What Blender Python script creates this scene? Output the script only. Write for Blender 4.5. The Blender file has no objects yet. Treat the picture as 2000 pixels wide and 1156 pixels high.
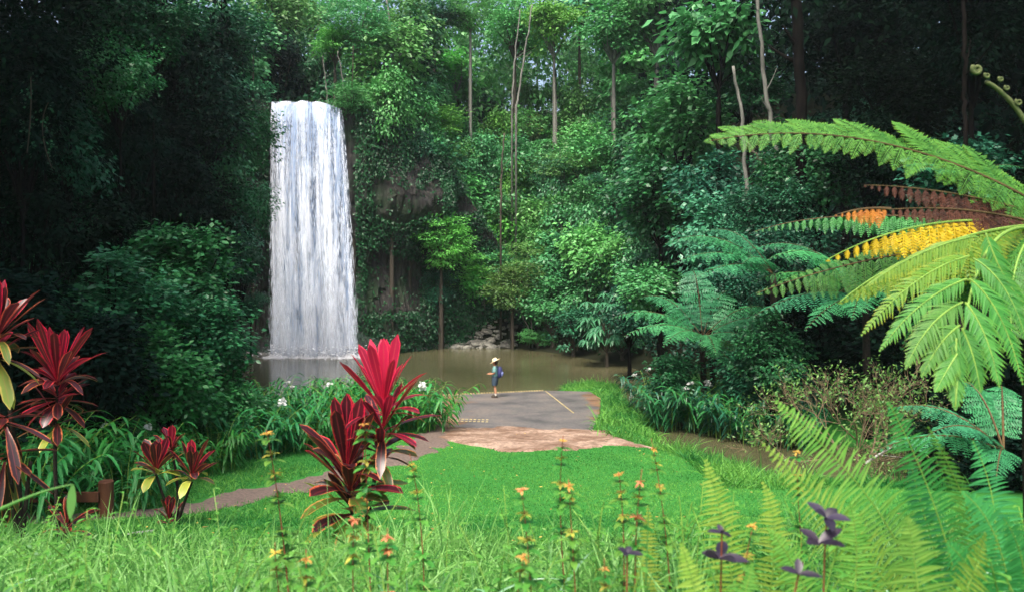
import bpy, math, random
import numpy as np
import bmesh
from mathutils import Vector, noise as mnoise

S = bpy.context.scene
COL = S.collection
R = math.radians
# ------------------------------------------------------------------ camera, sky, sun, exposure
F, H, HY = 1555.6, 6.0, 529.0
cam_d = bpy.data.cameras.new('camera'); cam = bpy.data.objects.new('camera', cam_d); COL.objects.link(cam)
cam.location = (0, 0, H); cam.rotation_euler = (R(90), 0, 0)
cam_d.lens = 28; cam_d.sensor_width = 36; cam_d.shift_y = -49 / 2000
cam_d.clip_start = 0.05; cam_d.clip_end = 1500
cam_d.dof.use_dof = True; cam_d.dof.focus_distance = 22; cam_d.dof.aperture_fstop = 2.8
S.camera = cam
SUN_EL, SUN_AZ = 62, 205          # azimuth measured from +Y clockwise (towards +X)
w = bpy.data.worlds.new('World'); S.world = w; w.use_nodes = True
nt = w.node_tree
sky = nt.nodes.new('ShaderNodeTexSky'); sky.sky_type = 'NISHITA'; sky.sun_disc = False
sky.sun_elevation = R(SUN_EL); sky.sun_rotation = R(SUN_AZ); sky.dust_density = 7; sky.air_density = 1.0; sky.ozone_density = 1
bg = nt.nodes['Background']; nt.links.new(sky.outputs[0], bg.inputs[0]); bg.inputs[1].default_value = 0.13
sun_d = bpy.data.lights.new('sun', 'SUN'); sun = bpy.data.objects.new('sun', sun_d); COL.objects.link(sun)
sun_d.energy = 1.5; sun_d.angle = R(14); sun_d.color = (1, .95, .86)
sd_ = Vector((math.sin(R(SUN_AZ)) * math.cos(R(SUN_EL)), math.cos(R(SUN_AZ)) * math.cos(R(SUN_EL)), math.sin(R(SUN_EL))))
sun.rotation_euler = sd_.to_track_quat('Z', 'Y').to_euler(); sun.location = (0, -20, 60)
S.view_settings.view_transform = 'Standard'; S.view_settings.look = 'None'
S.view_settings.exposure = 1.55; S.view_settings.gamma = 1
cy = S.cycles
cy.max_bounces = 6; cy.diffuse_bounces = 2; cy.glossy_bounces = 2; cy.transmission_bounces = 3; cy.transparent_max_bounces = 24
cy.volume_bounces = 2; cy.use_denoising = True
cy.caustics_reflective = False; cy.caustics_refractive = False; cy.sample_clamp_indirect = 4

rg = np.random.default_rng(11); random.seed(5)

def at(px, py, Y):
    return np.array([(px - 1000) / F * Y, Y, H - (py - HY) / F * Y])

# ------------------------------------------------------------------ object helpers
def tag(o, label=None, cat=None, group=None, kind=None):
    if label: o['label'] = label
    if cat: o['category'] = cat
    if group: o['group'] = group
    if kind: o['kind'] = kind
    return o

def empty(name, loc=(0, 0, 0), label=None, cat=None, group=None, rz=0):
    o = bpy.data.objects.new(name, None); COL.objects.link(o)
    o.location = tuple(float(v) for v in loc); o.rotation_euler = (0, 0, rz); o.empty_display_size = .2
    return tag(o, label, cat, group)

def link(name, me, parent=None, loc=(0, 0, 0), scale=(1, 1, 1), rz=0):
    o = bpy.data.objects.new(name, me); COL.objects.link(o)
    o.parent = parent; o.location = tuple(float(v) for v in loc); o.scale = scale; o.rotation_euler = (0, 0, rz)
    return o

def dup(root, loc, rz=0, scale=1, label=None, group=None):
    def cp(o, par):
        c = o.copy(); COL.objects.link(c); c.parent = par
        for ch in list(o.children): cp(ch, c)
        return c
    c = cp(root, None)
    c.location = tuple(float(v) for v in loc); c.rotation_euler = (0, 0, rz); c.scale = (scale,) * 3
    return tag(c, label, None, group)

def nrm(a): return a / np.maximum(np.linalg.norm(a, axis=-1, keepdims=True), 1e-9)

class MB:
    def __init__(self):
        self.v = []; self.f = []; self.m = []; self.t = []; self.s = []; self.r = []; self.n = 0
    def add(self, v, f, mat=0, t=0., s=0., r=.5):
        v = np.asarray(v, float).reshape(-1, 3); k = len(v)
        f = np.asarray(f, int)
        self.v.append(v); self.f.append(f + self.n); self.m.append(np.full(len(f), mat))
        for L, a in ((self.t, t), (self.s, s), (self.r, r)): L.append(np.broadcast_to(np.asarray(a, float), (k,)))
        self.n += k
    def mesh(self, name, mats, smooth=False):
        me = bpy.data.meshes.new(name)
        V = np.concatenate(self.v).astype(np.float32)
        cnt = np.concatenate([np.full(len(f), f.shape[1]) for f in self.f])
        loops = np.concatenate([f.ravel() for f in self.f])
        me.vertices.add(len(V)); me.vertices.foreach_set('co', V.ravel())
        me.loops.add(len(loops)); me.loops.foreach_set('vertex_index', loops.astype(np.int32))
        me.polygons.add(len(cnt)); st = np.concatenate([[0], np.cumsum(cnt)[:-1]]).astype(np.int32)
        me.polygons.foreach_set('loop_start', st)
        me.polygons.foreach_set('material_index', np.concatenate(self.m).astype(np.int32))
        me.polygons.foreach_set('use_smooth', np.full(len(cnt), smooth))
        for nm, L in (('t', self.t), ('s', self.s), ('r', self.r)):
            at_ = me.attributes.new(nm, 'FLOAT', 'POINT'); at_.data.foreach_set('value', np.concatenate(L).astype(np.float32))
        for m in (mats if isinstance(mats, (list, tuple)) else [mats]): me.materials.append(m)
        me.update(calc_edges=True); me.validate()
        return me
    def obj(self, name, mats, parent=None, smooth=False, **k):
        return link(name, self.mesh(name, mats, smooth), parent, **k)

def diamonds(mb, P, D, U, L, W, r, mat=0, droop=0., mid=.45):
    """one folded 4-vertex leaf per row"""
    n = len(P)
    if n == 0: return
    D = nrm(D); Sv = nrm(np.cross(D, U)); Nv = np.cross(Sv, D)
    L = np.broadcast_to(L, (n,))[:, None]; W = np.broadcast_to(W, (n,))[:, None]
    mid_p = P + D * L * mid - Nv * W * .25
    tip = P + D * L; tip[:, 2] -= droop * L[:, 0]
    v = np.stack([P, mid_p - Sv * W + Nv * W * .25, tip, mid_p + Sv * W + Nv * W * .25], 1)
    f = np.arange(n * 4).reshape(n, 4)
    mb.add(v, f, mat, t=np.tile([0, .5, 1, .5], n), s=np.tile([0, -1, 0, 1], n), r=np.repeat(r, 4))

def straps(mb, P, D, U, L, W, K=4, prof=None, droop=0., fold=0., mat=0, r=None):
    n = len(P); t = np.linspace(0, 1, K + 1)
    if prof is None: prof = lambda t: np.sin(np.pi * np.clip(t * .93 + .05, 0, 1)) ** .8
    D = nrm(D); Sv = nrm(np.cross(D, U)); Nv = np.cross(Sv, D)
    L = np.broadcast_to(L, (n,)); W = np.broadcast_to(W, (n,)); droop = np.broadcast_to(droop, (n,))
    r = np.full(n, .5) if r is None else np.broadcast_to(r, (n,))
    c = P[:, None] + D[:, None] * (L[:, None] * t)[..., None]
    c[..., 2] -= (droop * L)[:, None] * t ** 2.0
    wv = (W[:, None] * prof(t))[..., None]
    lift = fold * wv * Nv[:, None]
    v = np.stack([c - Sv[:, None] * wv + lift, c, c + Sv[:, None] * wv + lift], 2)   # n,K+1,3,3
    base = (np.arange(n) * (K + 1) * 3)[:, None, None] + (np.arange(K) * 3)[None, :, None] + np.arange(2)[None, None, :]
    f = np.stack([base, base + 1, base + 4, base + 3], -1).reshape(-1, 4)
    mb.add(v, f, mat, t=np.broadcast_to(t[None, :, None], (n, K + 1, 3)).ravel(),
           s=np.broadcast_to(np.array([-1., 0, 1]), (n, K + 1, 3)).ravel(), r=np.repeat(r, (K + 1) * 3))

def tube(mb, pts, rad, n=6, mat=0, r=.5, cap=True):
    pts = np.asarray(pts, float); m = len(pts); rad = np.broadcast_to(rad, (m,))
    T = nrm(np.gradient(pts, axis=0)); ref = np.array([0.31, .95, .05]) if abs(T[0][2]) > .6 else np.array([.05, .1, 1.])
    A = nrm(np.cross(T, ref)); B = np.cross(T, A)
    a = np.linspace(0, 2 * np.pi, n, endpoint=False)
    v = pts[:, None] + (A[:, None] * np.cos(a)[None, :, None] + B[:, None] * np.sin(a)[None, :, None]) * rad[:, None, None]
    i = np.arange(m - 1)[:, None] * n; j = np.arange(n)[None]; k = (j + 1) % n
    f = np.stack([i + j, i + k, i + n + k, i + n + j], -1).reshape(-1, 4)
    mb.add(v, f, mat, t=np.repeat(np.linspace(0, 1, m), n), r=r)
    if cap:
        mb.f.append(np.array([list(range(n))[::-1]]) + mb.n - m * n); mb.m.append(np.array([mat]))
        mb.f.append(np.array([list(range((m - 1) * n, m * n))]) + mb.n - m * n); mb.m.append(np.array([mat]))

def box(mb, lo, hi, mat=0):
    lo = np.array(lo, float); hi = np.array(hi, float)
    v = np.array([[(lo, hi)[i][0], (lo, hi)[j][1], (lo, hi)[k][2]] for i in (0, 1) for j in (0, 1) for k in (0, 1)])
    mb.add(v, [[0, 1, 3, 2], [4, 6, 7, 5], [0, 4, 5, 1], [2, 3, 7, 6], [0, 2, 6, 4], [1, 5, 7, 3]], mat)

def bez(p, n=24):
    p = [np.asarray(q, float) for q in p]; t = np.linspace(0, 1, n)[:, None]
    if len(p) == 3: return (1 - t) ** 2 * p[0] + 2 * t * (1 - t) * p[1] + t * t * p[2]
    return (1 - t) ** 3 * p[0] + 3 * t * (1 - t) ** 2 * p[1] + 3 * t * t * (1 - t) * p[2] + t ** 3 * p[3]

# ------------------------------------------------------------------ materials
def newmat(name):
    m = bpy.data.materials.new(name); m.use_nodes = True; t = m.node_tree
    return m, t, t.nodes['Principled BSDF'], t.nodes['Material Output']

def N(t, kind, **k):
    n = t.nodes.new(kind)
    for a, b in k.items(): setattr(n, a, b)
    return n

def mixc(t, fac, a, b, blend='MIX'):
    n = N(t, 'ShaderNodeMix', data_type='RGBA', blend_type=blend)
    for i, v in ((0, fac), (6, a), (7, b)):
        if hasattr(v, 'links'): t.links.new(v, n.inputs[i])
        else: n.inputs[i].default_value = v if i == 0 else (*v[:3], 1)
    return n.outputs[2]

def attr(t, name):
    n = N(t, 'ShaderNodeAttribute'); n.attribute_name = name; return n.outputs['Fac']

def ramp(t, src, stops):
    n = N(t, 'ShaderNodeValToRGB'); e = n.color_ramp.elements
    while len(e) < len(stops): e.new(.5)
    for i, (p, c) in enumerate(stops):
        e[i].position = p; e[i].color = (*c, 1) if len(c) == 3 else c
    t.links.new(src, n.inputs[0]); return n.outputs[0]

def noise_(t, scale, detail=4, rough=.6, coord='Object', vec_scale=None):
    tc = N(t, 'ShaderNodeTexCoord'); n = N(t, 'ShaderNodeTexNoise'); src = tc.outputs[coord]
    if vec_scale:
        mp = N(t, 'ShaderNodeMapping'); mp.inputs['Scale'].default_value = vec_scale; t.links.new(src, mp.inputs[0]); src = mp.outputs[0]
    t.links.new(src, n.inputs['Vector']); n.inputs['Scale'].default_value = scale; n.inputs['Detail'].default_value = detail
    n.inputs['Roughness'].default_value = rough
    return n.outputs['Fac']

def leafmat(name, c1, c2, rough=.45, trans=.3, hv=.03, vv=.5, spec=.4, tcol=None):
    m, t, p, out = newmat(name)
    col = mixc(t, attr(t, 'r'), c1, c2)
    if tcol: col = mixc(t, ramp(t, attr(t, 't'), [(.6, (0, 0, 0)), (1., (.6,) * 3)]), col, tcol)
    oi = N(t, 'ShaderNodeObjectInfo'); hsv = N(t, 'ShaderNodeHueSaturation')
    mr = N(t, 'ShaderNodeMapRange'); mr.inputs[3].default_value = .5 - hv; mr.inputs[4].default_value = .5 + hv
    mv = N(t, 'ShaderNodeMapRange'); mv.inputs[3].default_value = 1 - vv / 2; mv.inputs[4].default_value = 1 + vv / 2
    ml = N(t, 'ShaderNodeMath', operation='MULTIPLY'); ml.inputs[1].default_value = 7.31
    fr = N(t, 'ShaderNodeMath', operation='FRACT')
    t.links.new(oi.outputs['Random'], mr.inputs[0]); t.links.new(oi.outputs['Random'], ml.inputs[0])
    t.links.new(ml.outputs[0], fr.inputs[0]); t.links.new(fr.outputs[0], mv.inputs[0])
    t.links.new(mr.outputs[0], hsv.inputs['Hue']); t.links.new(mv.outputs[0], hsv.inputs['Value']); t.links.new(col, hsv.inputs['Color'])
    t.links.new(hsv.outputs[0], p.inputs['Base Color']); p.inputs['Roughness'].default_value = rough
    p.inputs['Specular IOR Level'].default_value = spec
    tr = N(t, 'ShaderNodeBsdfTranslucent'); t.links.new(hsv.outputs[0], tr.inputs[0])
    mx = N(t, 'ShaderNodeMixShader'); mx.inputs[0].default_value = trans
    t.links.new(p.outputs[0], mx.inputs[1]); t.links.new(tr.outputs[0], mx.inputs[2]); t.links.new(mx.outputs[0], out.inputs[0])
    return m

def plain(name, c1, c2, scale=6, rough=.8, bump=.3, vec=None, spec=.3, coord='Object'):
    m, t, p, out = newmat(name)
    nz = noise_(t, scale, 6, .65, coord, vec)
    t.links.new(ramp(t, nz, [(.3, c1), (.7, c2)]), p.inputs['Base Color'])
    p.inputs['Roughness'].default_value = rough; p.inputs['Specular IOR Level'].default_value = spec
    if bump:
        b = N(t, 'ShaderNodeBump'); b.inputs['Strength'].default_value = bump; b.inputs['Distance'].default_value = .05
        t.links.new(nz, b.inputs['Height']); t.links.new(b.outputs[0], p.inputs['Normal'])
    return m

M = {}
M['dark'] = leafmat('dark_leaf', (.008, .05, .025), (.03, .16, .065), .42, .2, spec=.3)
M['deep'] = leafmat('shade_toned_leaf', (.0013, .0075, .0042), (.0048, .024, .0125), .7, .12, spec=.06)  # near-black leaf: the shade of the side woods is put into its colour
M['mid'] = leafmat('mid_leaf', (.034, .18, .05), (.125, .44, .115), .45, .28)
M['light'] = leafmat('light_leaf', (.05, .24, .04), (.15, .46, .075), .5, .35)
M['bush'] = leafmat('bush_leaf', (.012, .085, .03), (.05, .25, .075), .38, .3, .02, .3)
M['blue'] = leafmat('blue_green_leaf', (.025, .13, .06), (.085, .31, .12), .35, .22)
M['olive'] = leafmat('olive_leaf', (.04, .13, .03), (.14, .28, .06), .5, .3)
M['ginger'] = leafmat('ginger_leaf', (.007, .085, .022), (.035, .26, .05), .45, .3, .02, .3)
M['gingerdark'] = leafmat('dark_ginger_leaf', (.008, .06, .028), (.03, .17, .06), .3, .25)
M['fernbright'] = leafmat('bright_fern', (.028, .16, .022), (.1, .31, .045), .5, .4, .015, .25, tcol=(.2, .36, .03))
M['fernlime'] = leafmat('lime_fern', (.055, .21, .017), (.2, .35, .028), .5, .4, .01, .2, tcol=(.55, .48, .02))
M['fernyellow'] = leafmat('yellow_fern', (.48, .32, .008), (.75, .54, .012), .55, .4, .005, .1)
M['fernbrown'] = leafmat('dead_fern', (.03, .01, .006), (.12, .038, .018), .7, .25, .01, .2)
M['fernorange'] = leafmat('orange_fern', (.4, .13, .015), (.6, .24, .02), .6, .3, .01, .2)
M['fern'] = leafmat('green_fern', (.024, .19, .065), (.085, .38, .125), .5, .35, .015, .3)
M['ferndeep'] = leafmat('deep_green_fern', (.016, .13, .055), (.055, .3, .12), .5, .3, .015, .3)
M['fernnear'] = leafmat('near_green_fern', (.015, .15, .04), (.06, .32, .08), .5, .3, .015, .3)
M['sword'] = leafmat('sword_fern', (.05, .28, .04), (.26, .5, .09), .5, .45, .02, .25)
M['swordpale'] = leafmat('pale_sword_fern', (.2, .38, .04), (.42, .54, .1), .5, .45, .015, .2)
M['grass'] = leafmat('grass_blade', (.016, .15, .026), (.17, .42, .07), .5, .4, 0, 0, .25)
M['tall'] = leafmat('tall_grass', (.022, .15, .024), (.24, .5, .13), .45, .45, 0, 0)
M['weed'] = leafmat('weed_leaf', (.025, .17, .022), (.12, .31, .045), .5, .4, .02, .3)
M['orange'] = leafmat('orange_bract', (.42, .26, .04), (.68, .4, .08), .6, .4, .03, .2)
M['amber'] = leafmat('amber_leaf', (.22, .26, .035), (.46, .4, .07), .55, .4, .03, .3)
M['pale_blade'] = leafmat('pale_blade', (.14, .36, .16), (.36, .58, .4), .3, .4, 0, 0, .6)
M['pink'] = leafmat('pink_bract', (.55, .12, .07), (.72, .3, .14), .6, .4, .02, .2)
M['purple'] = leafmat('purple_leaf', (.014, .009, .019), (.036, .026, .048), .4, .2, .02, .3)
M['white'] = leafmat('white_petal', (.75, .76, .74), (.85, .85, .82), .6, .35, 0, 0)
M['fallen'] = leafmat('fallen_leaf', (.16, .06, .02), (.55, .38, .08), .7, .2, 0, 0)
M['bark'] = plain('bark', (.03, .024, .018), (.1, .085, .065), 5, .9, .5, (1, 1, .25))
M['pale'] = plain('pale_bark', (.06, .062, .055), (.24, .24, .21), 3, .85, .3, (1, 1, .4))
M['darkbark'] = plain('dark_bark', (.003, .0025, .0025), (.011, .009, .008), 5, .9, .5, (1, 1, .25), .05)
M['twig'] = plain('dry_twig', (.09, .06, .03), (.3, .24, .15), 3, .85, .2)
M['redstem'] = plain('red_stem', (.12, .03, .018), (.28, .09, .04), 8, .7, .1)
M['rachis'] = plain('fern_rachis', (.05, .03, .012), (.12, .08, .03), 8, .6, .1)
M['greenstem'] = plain('green_stem', (.09, .2, .03), (.22, .36, .06), 8, .6, .1)
M['wood'] = plain('stained_wood', (.06, .022, .012), (.13, .05, .024), 4, .75, .3, (1, 1, .2))
M['fibre'] = plain('tree_fern_trunk', (.008, .006, .005), (.03, .022, .015), 14, .95, .9)

def cordy_mat():
    m, t, p, out = newmat('cordyline_leaf')
    r = attr(t, 'r'); s = attr(t, 's'); tt = attr(t, 't')
    body = ramp(t, r, [(.0, (.66, .022, .1)), (.25, (.3, .007, .035)), (.5, (.05, .005, .012)), (.75, (.028, .011, .013)), (.86, (.1, .17, .025)), (1., (.36, .42, .06))])
    edge = ramp(t, r, [(.0, (.85, .05, .12)), (.5, (.6, .012, .05)), (.8, (.5, .2, .06)), (1., (.6, .6, .12))])
    a = N(t, 'ShaderNodeMath', operation='ABSOLUTE'); t.links.new(s, a.inputs[0])
    nz = noise_(t, 9, 4, .7); ad = N(t, 'ShaderNodeMath', operation='ADD'); t.links.new(a.outputs[0], ad.inputs[0])
    mu = N(t, 'ShaderNodeMath', operation='MULTIPLY_ADD'); t.links.new(nz, mu.inputs[0]); mu.inputs[1].default_value = .7; mu.inputs[2].default_value = -.35
    t.links.new(mu.outputs[0], ad.inputs[1])
    em = ramp(t, ad.outputs[0], [(.68, (0, 0, 0)), (.95, (1, 1, 1))])
    col = mixc(t, em, body, edge)
    rib = ramp(t, a.outputs[0], [(.0, (1, 1, 1)), (.14, (0, 0, 0))])
    r7 = ramp(t, r, [(.3, (1, 1, 1)), (.6, (.2,) * 3)]); rib = mixc(t, 1., rib, r7, 'MULTIPLY'); col = mixc(t, rib, col, (.6, .06, .09))
    lo = ramp(t, tt, [(.0, (1, 1, 1)), (.4, (0, 0, 0))])
    ml = N(t, 'ShaderNodeMath', operation='MULTIPLY'); t.links.new(lo, ml.inputs[0]); r6 = ramp(t, r, [(.2, (.7,) * 3), (.55, (.12,) * 3)]); t.links.new(r6, ml.inputs[1])
    col = mixc(t, ml.outputs[0], col, (.6, .01, .04))
    t.links.new(col, p.inputs['Base Color']); p.inputs['Roughness'].default_value = .33
    tr = N(t, 'ShaderNodeBsdfTranslucent'); t.links.new(col, tr.inputs[0]); mx = N(t, 'ShaderNodeMixShader'); mx.inputs[0].default_value = .35
    t.links.new(p.outputs[0], mx.inputs[1]); t.links.new(tr.outputs[0], mx.inputs[2]); t.links.new(mx.outputs[0], out.inputs[0])
    return m
M['cordy'] = cordy_mat()

def ground_mat():
    m, t, p, out = newmat('ground'); n1 = noise_(t, .9, 8, .7); n2 = noise_(t, 6, 5, .7)
    g = mixc(t, n2, (.015, .1, .018), (.045, .21, .035)); d = mixc(t, n2, (.004, .006, .003), (.018, .02, .01))
    t.links.new(mixc(t, attr(t, 'r'), d, g), p.inputs['Base Color']); p.inputs['Roughness'].default_value = .95; p.inputs['Specular IOR Level'].default_value = .1
    b = N(t, 'ShaderNodeBump'); b.inputs['Strength'].default_value = .6; t.links.new(n2, b.inputs['Height']); t.links.new(b.outputs[0], p.inputs['Normal'])
    return m
def rock_mat():
    m, t, p, out = newmat('basalt'); n1 = noise_(t, 1.0, 9, .75, 'Object', (5, 5, 1.1)); n2 = noise_(t, .35, 5, .6); n3 = noise_(t, 5, 6, .7)
    c = ramp(t, n1, [(.3, (.006, .007, .007)), (.55, (.034, .031, .028)), (.75, (.12, .1, .082))])
    c = mixc(t, ramp(t, n2, [(.5, (0, 0, 0)), (.62, (1, 1, 1))]), c, (.018, .045, .016))
    t.links.new(c, p.inputs['Base Color']); p.inputs['Roughness'].default_value = .7
    b = N(t, 'ShaderNodeBump'); b.inputs['Strength'].default_value = 1.; b.inputs['Distance'].default_value = .3
    t.links.new(n1, b.inputs['Height']); t.links.new(b.outputs[0], p.inputs['Normal']); return m
def water_mat():
    m, t, p, out = newmat('water'); n1 = noise_(t, 2.2, 3, .55, 'Object', (.35, 2.2, 1)); n2 = noise_(t, .12, 3, .5)
    t.links.new(ramp(t, n2, [(.35, (.055, .056, .027)), (.65, (.095, .09, .048))]), p.inputs['Base Color'])
    p.inputs['Roughness'].default_value = .1; p.inputs['IOR'].default_value = 1.33
    b = N(t, 'ShaderNodeBump'); b.inputs['Strength'].default_value = .35; b.inputs['Distance'].default_value = .04
    t.links.new(n1, b.inputs['Height']); t.links.new(b.outputs[0], p.inputs['Normal']); return m
def ramp_mat():
    m, t, p, out = newmat('ramp_concrete'); n1 = noise_(t, 1.1, 8, .65); n2 = noise_(t, 9, 6, .7); n3 = noise_(t, 40, 2, .5)
    tc = N(t, 'ShaderNodeTexCoord'); sx = N(t, 'ShaderNodeSeparateXYZ'); t.links.new(tc.outputs['Object'], sx.inputs[0])
    sb = N(t, 'ShaderNodeMath', operation='SUBTRACT'); t.links.new(sx.outputs[0], sb.inputs[0]); sb.inputs[1].default_value = .6; ab = N(t, 'ShaderNodeMath', operation='ABSOLUTE'); t.links.new(sb.outputs[0], ab.inputs[0]); rv = N(t, 'ShaderNodeMath', operation='SUBTRACT'); rv.inputs[0].default_value = .9; t.links.new(ab.outputs[0], rv.inputs[1])
    mu = N(t, 'ShaderNodeMath', operation='MULTIPLY_ADD'); t.links.new(n1, mu.inputs[0]); mu.inputs[1].default_value = 5.; t.links.new(rv.outputs[0], mu.inputs[2])
    fac = ramp(t, mu.outputs[0], [(.25, (1, 1, 1)), (.85, (0, 0, 0))])
    gray = mixc(t, n2, (.03, .031, .035), (.19, .18, .175)); brown = mixc(t, n2, (.1, .055, .028), (.24, .14, .08))
    col = mixc(t, fac, gray, brown)
    col = mixc(t, ramp(t, n3, [(.68, (0, 0, 0)), (.73, (1, 1, 1))]), col, (.34, .3, .25))
    n4 = noise_(t, .55, 5, .6, 'Object', (1, 1.6, 1)); col = mixc(t, 1., col, ramp(t, n4, [(.35, (.5, .5, .52)), (.5, (.9, .88, .86)), (.68, (1.25, 1.12, 1.))]), 'MULTIPLY')
    t.links.new(col, p.inputs['Base Color']); p.inputs['Roughness'].default_value = .6
    b = N(t, 'ShaderNodeBump'); b.inputs['Strength'].default_value = .4; b.inputs['Distance'].default_value = .02
    t.links.new(n2, b.inputs['Height']); t.links.new(b.outputs[0], p.inputs['Normal']); return m
M['ground'] = ground_mat(); M['rock'] = rock_mat(); M['water'] = water_mat(); M['ramp'] = ramp_mat()
M['path'] = plain('path_gravel', (.06, .046, .04), (.19, .14, .115), 14, .9, .5)
def clay_mat():
    m, t, p, out = newmat('pink_clay'); a = noise_(t, .9, 8, .7, 'Object', (.9, 1.4, 1)); c = noise_(t, 7, 6, .75)
    col = mixc(t, ramp(t, a, [(.4, (0, 0, 0)), (.58, (1, 1, 1))]), (.13, .065, .035), (.38, .27, .2)); col = mixc(t, ramp(t, c, [(.35, (.8,) * 3), (.6, (0, 0, 0))]), col, (.09, .055, .035))
    t.links.new(col, p.inputs['Base Color']); p.inputs['Roughness'].default_value = .85
    b = N(t, 'ShaderNodeBump'); b.inputs['Strength'].default_value = .6; b.inputs['Distance'].default_value = .05; t.links.new(c, b.inputs['Height']); t.links.new(b.outputs[0], p.inputs['Normal']); return m
M['clay'] = clay_mat(); M['fiddle'] = plain('fiddlehead_scales', (.035, .055, .018), (.11, .13, .045), 20, .8, .3)
M['kerb'] = plain('yellow_kerb', (.2, .16, .08), (.5, .42, .22), 6, .8, .2)
M['boulder'] = plain('boulder', (.04, .045, .04), (.3, .29, .25), 1.3, .85, .5)
M['lichen'] = plain('lichen_branch', (.12, .12, .11), (.6, .6, .56), 9, .9, .3)

# ------------------------------------------------------------------ terrain
def poly_sd(X, Y, poly):
    p = np.array(poly, float); q = np.roll(p, -1, 0); d = np.full(X.shape, 1e9); ins = np.zeros(X.shape, bool)
    for a, b in zip(p, q):
        e = b - a; h = np.clip(((X - a[0]) * e[0] + (Y - a[1]) * e[1]) / (e @ e), 0, 1)
        d = np.minimum(d, np.hypot(X - a[0] - h * e[0], Y - a[1] - h * e[1]))
        c = ((a[1] > Y) != (b[1] > Y)) & (X < (b[0] - a[0]) * (Y - a[1]) / (b[1] - a[1] + 1e-12) + a[0]); ins ^= c
    return np.where(ins, -d, d)
def sst(x, a, b): t = np.clip((x - a) / (b - a), 0, 1); return t * t * (3 - 2 * t)

VALLEY = [(-9.5, -300), (-9.3, 8), (-9.6, 16), (-11, 22), (-13, 28), (-17, 36), (-21, 44), (-22.5, 52), (-20, 57.5), (-17.5, 58.8), (-10.5, 59), (-8.2, 61), (-6, 64), (0, 64), (4, 59.5),
          (7.5, 53), (9.5, 46), (10, 40), (10.6, 34), (13, 30), (18, 27), (28, 25), (60, 24), (60, -300)]
WATER = [(-24, 34), (-12, 33.8), (-5, 33.6), (-3.6, 35), (-3.3, 36.8), (1.6, 38.3), (2.6, 41.2), (4, 42.8), (5.6, 41.8), (5.3, 37), (5.6, 31), (5.2, 27), (6.3, 24.8), (8, 22), (11, 21), (25, 19.5),
         (60, 18), (60, 23), (25, 23.6), (12, 26.3), (9, 30), (8, 36), (8.3, 42), (8, 47), (6.3, 52), (3.5, 57.5), (0, 62), (-5, 62.5), (-8, 60), (-10.5, 59.5), (-19, 59), (-24, 50)]
SLAB = [(-3.3, 36.9), (1.6, 38.3), (3.7, 38.0), (4.0, 36), (3.6, 32.5), (2.8, 28.2), (-1.3, 28.2), (-2.7, 29.5), (-3.4, 32)]
CLAY = [(-3.2, 29), (-2.4, 27.6), (-2.6, 26.6), (-1.6, 25.4), (-.5, 24.4), (.3, 24.0), (1.2, 24.2), (2.6, 25.0), (4.6, 25.2), (4.4, 25.9), (3.5, 27), (2.9, 28.9), (1.5, 29.0), (.4, 29.5), (-1.4, 29.3)]
PATHC = [(-2.4, 28), (-2.6, 26.2), (-3.0, 24.2), (-3.7, 22.4), (-4.7, 20.6), (-5.6, 18.9), (-6.5, 17.3), (-7.6, 15.9), (-9.2, 14.9), (-11, 14.4)]
PW = .62
pc = np.array(PATHC); tp = nrm(np.gradient(pc, axis=0)); nn = np.stack([-tp[:, 1], tp[:, 0]], 1)
PATHP = np.concatenate([pc + nn * PW, (pc - nn * PW)[::-1]])

def terrain(X, Y):
    zc = np.interp(Y, [-300, -8, 0, 4, 8, 12, 16, 20, 24, 28, 36, 60], [12, 4.8, 4.5, 4.1, 3.1, 1.95, 1.05, .66, .48, .36, .3, .4])
    sw = poly_sd(X, Y, WATER); sv = poly_sd(X, Y, VALLEY)
    z = np.where(sw < 0, np.maximum(-1.3, sw * .7) - .06, zc * sst(sw, -.1, 2.2) + .04 + .03 * np.sin(X * 1.7) * np.cos(Y * 1.3))
    z = np.where(poly_sd(X, Y, SLAB) < .15, np.minimum(z, .14), z)
    o = np.maximum(sv, 0)
    cliff = sst(-X, 5.5, 8.) * sst(Y, 51, 55); right = sst(X, 6, 12) * (1 - sst(Y, 40, 56)); left = sst(-X, 7, 9) * (1 - sst(Y, 49, 54))
    k = 1.5 + cliff * 12 - right * .75 - left * .3
    hz = 18 * (1 - np.exp(-k * o / 18)) + .2 * o
    hz += sst(o, 1, 8) * (1.2 * np.sin(X * .31 + 1) * np.cos(Y * .27) + .5 * np.sin(X * .9 + Y * .7))
    z = np.where(o > 0, np.maximum(z, .1) + hz * sst(Y, -40, 6), z)
    return np.where(o > 70, np.minimum(z, 38), z)

def axis_(lo, a, b, hi, st):
    core = np.arange(a, b + 1e-6, st); l = [core[0]]; d = st
    while l[-1] > lo: d *= 1.25; l.append(l[-1] - d)
    h = [core[-1]]; d = st
    while h[-1] < hi: d *= 1.25; h.append(h[-1] + d)
    return np.concatenate([np.array(l[:0:-1]), core, np.array(h[1:])])
gx = axis_(-450, -26, 30, 450, .45); gy = axis_(-450, 0, 72, 700, .45)
GX, GY = np.meshgrid(gx, gy); GZ = terrain(GX, GY)
def zt(x, y):
    x = np.asarray(x, float); y = np.asarray(y, float)
    i = np.clip(np.searchsorted(gx, x) - 1, 0, len(gx) - 2); j = np.clip(np.searchsorted(gy, y) - 1, 0, len(gy) - 2)
    u = (x - gx[i]) / (gx[i + 1] - gx[i]); v = (y - gy[j]) / (gy[j + 1] - gy[j])
    return (GZ[j, i] * (1 - u) + GZ[j, i + 1] * u) * (1 - v) + (GZ[j + 1, i] * (1 - u) + GZ[j + 1, i + 1] * u) * v
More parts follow.
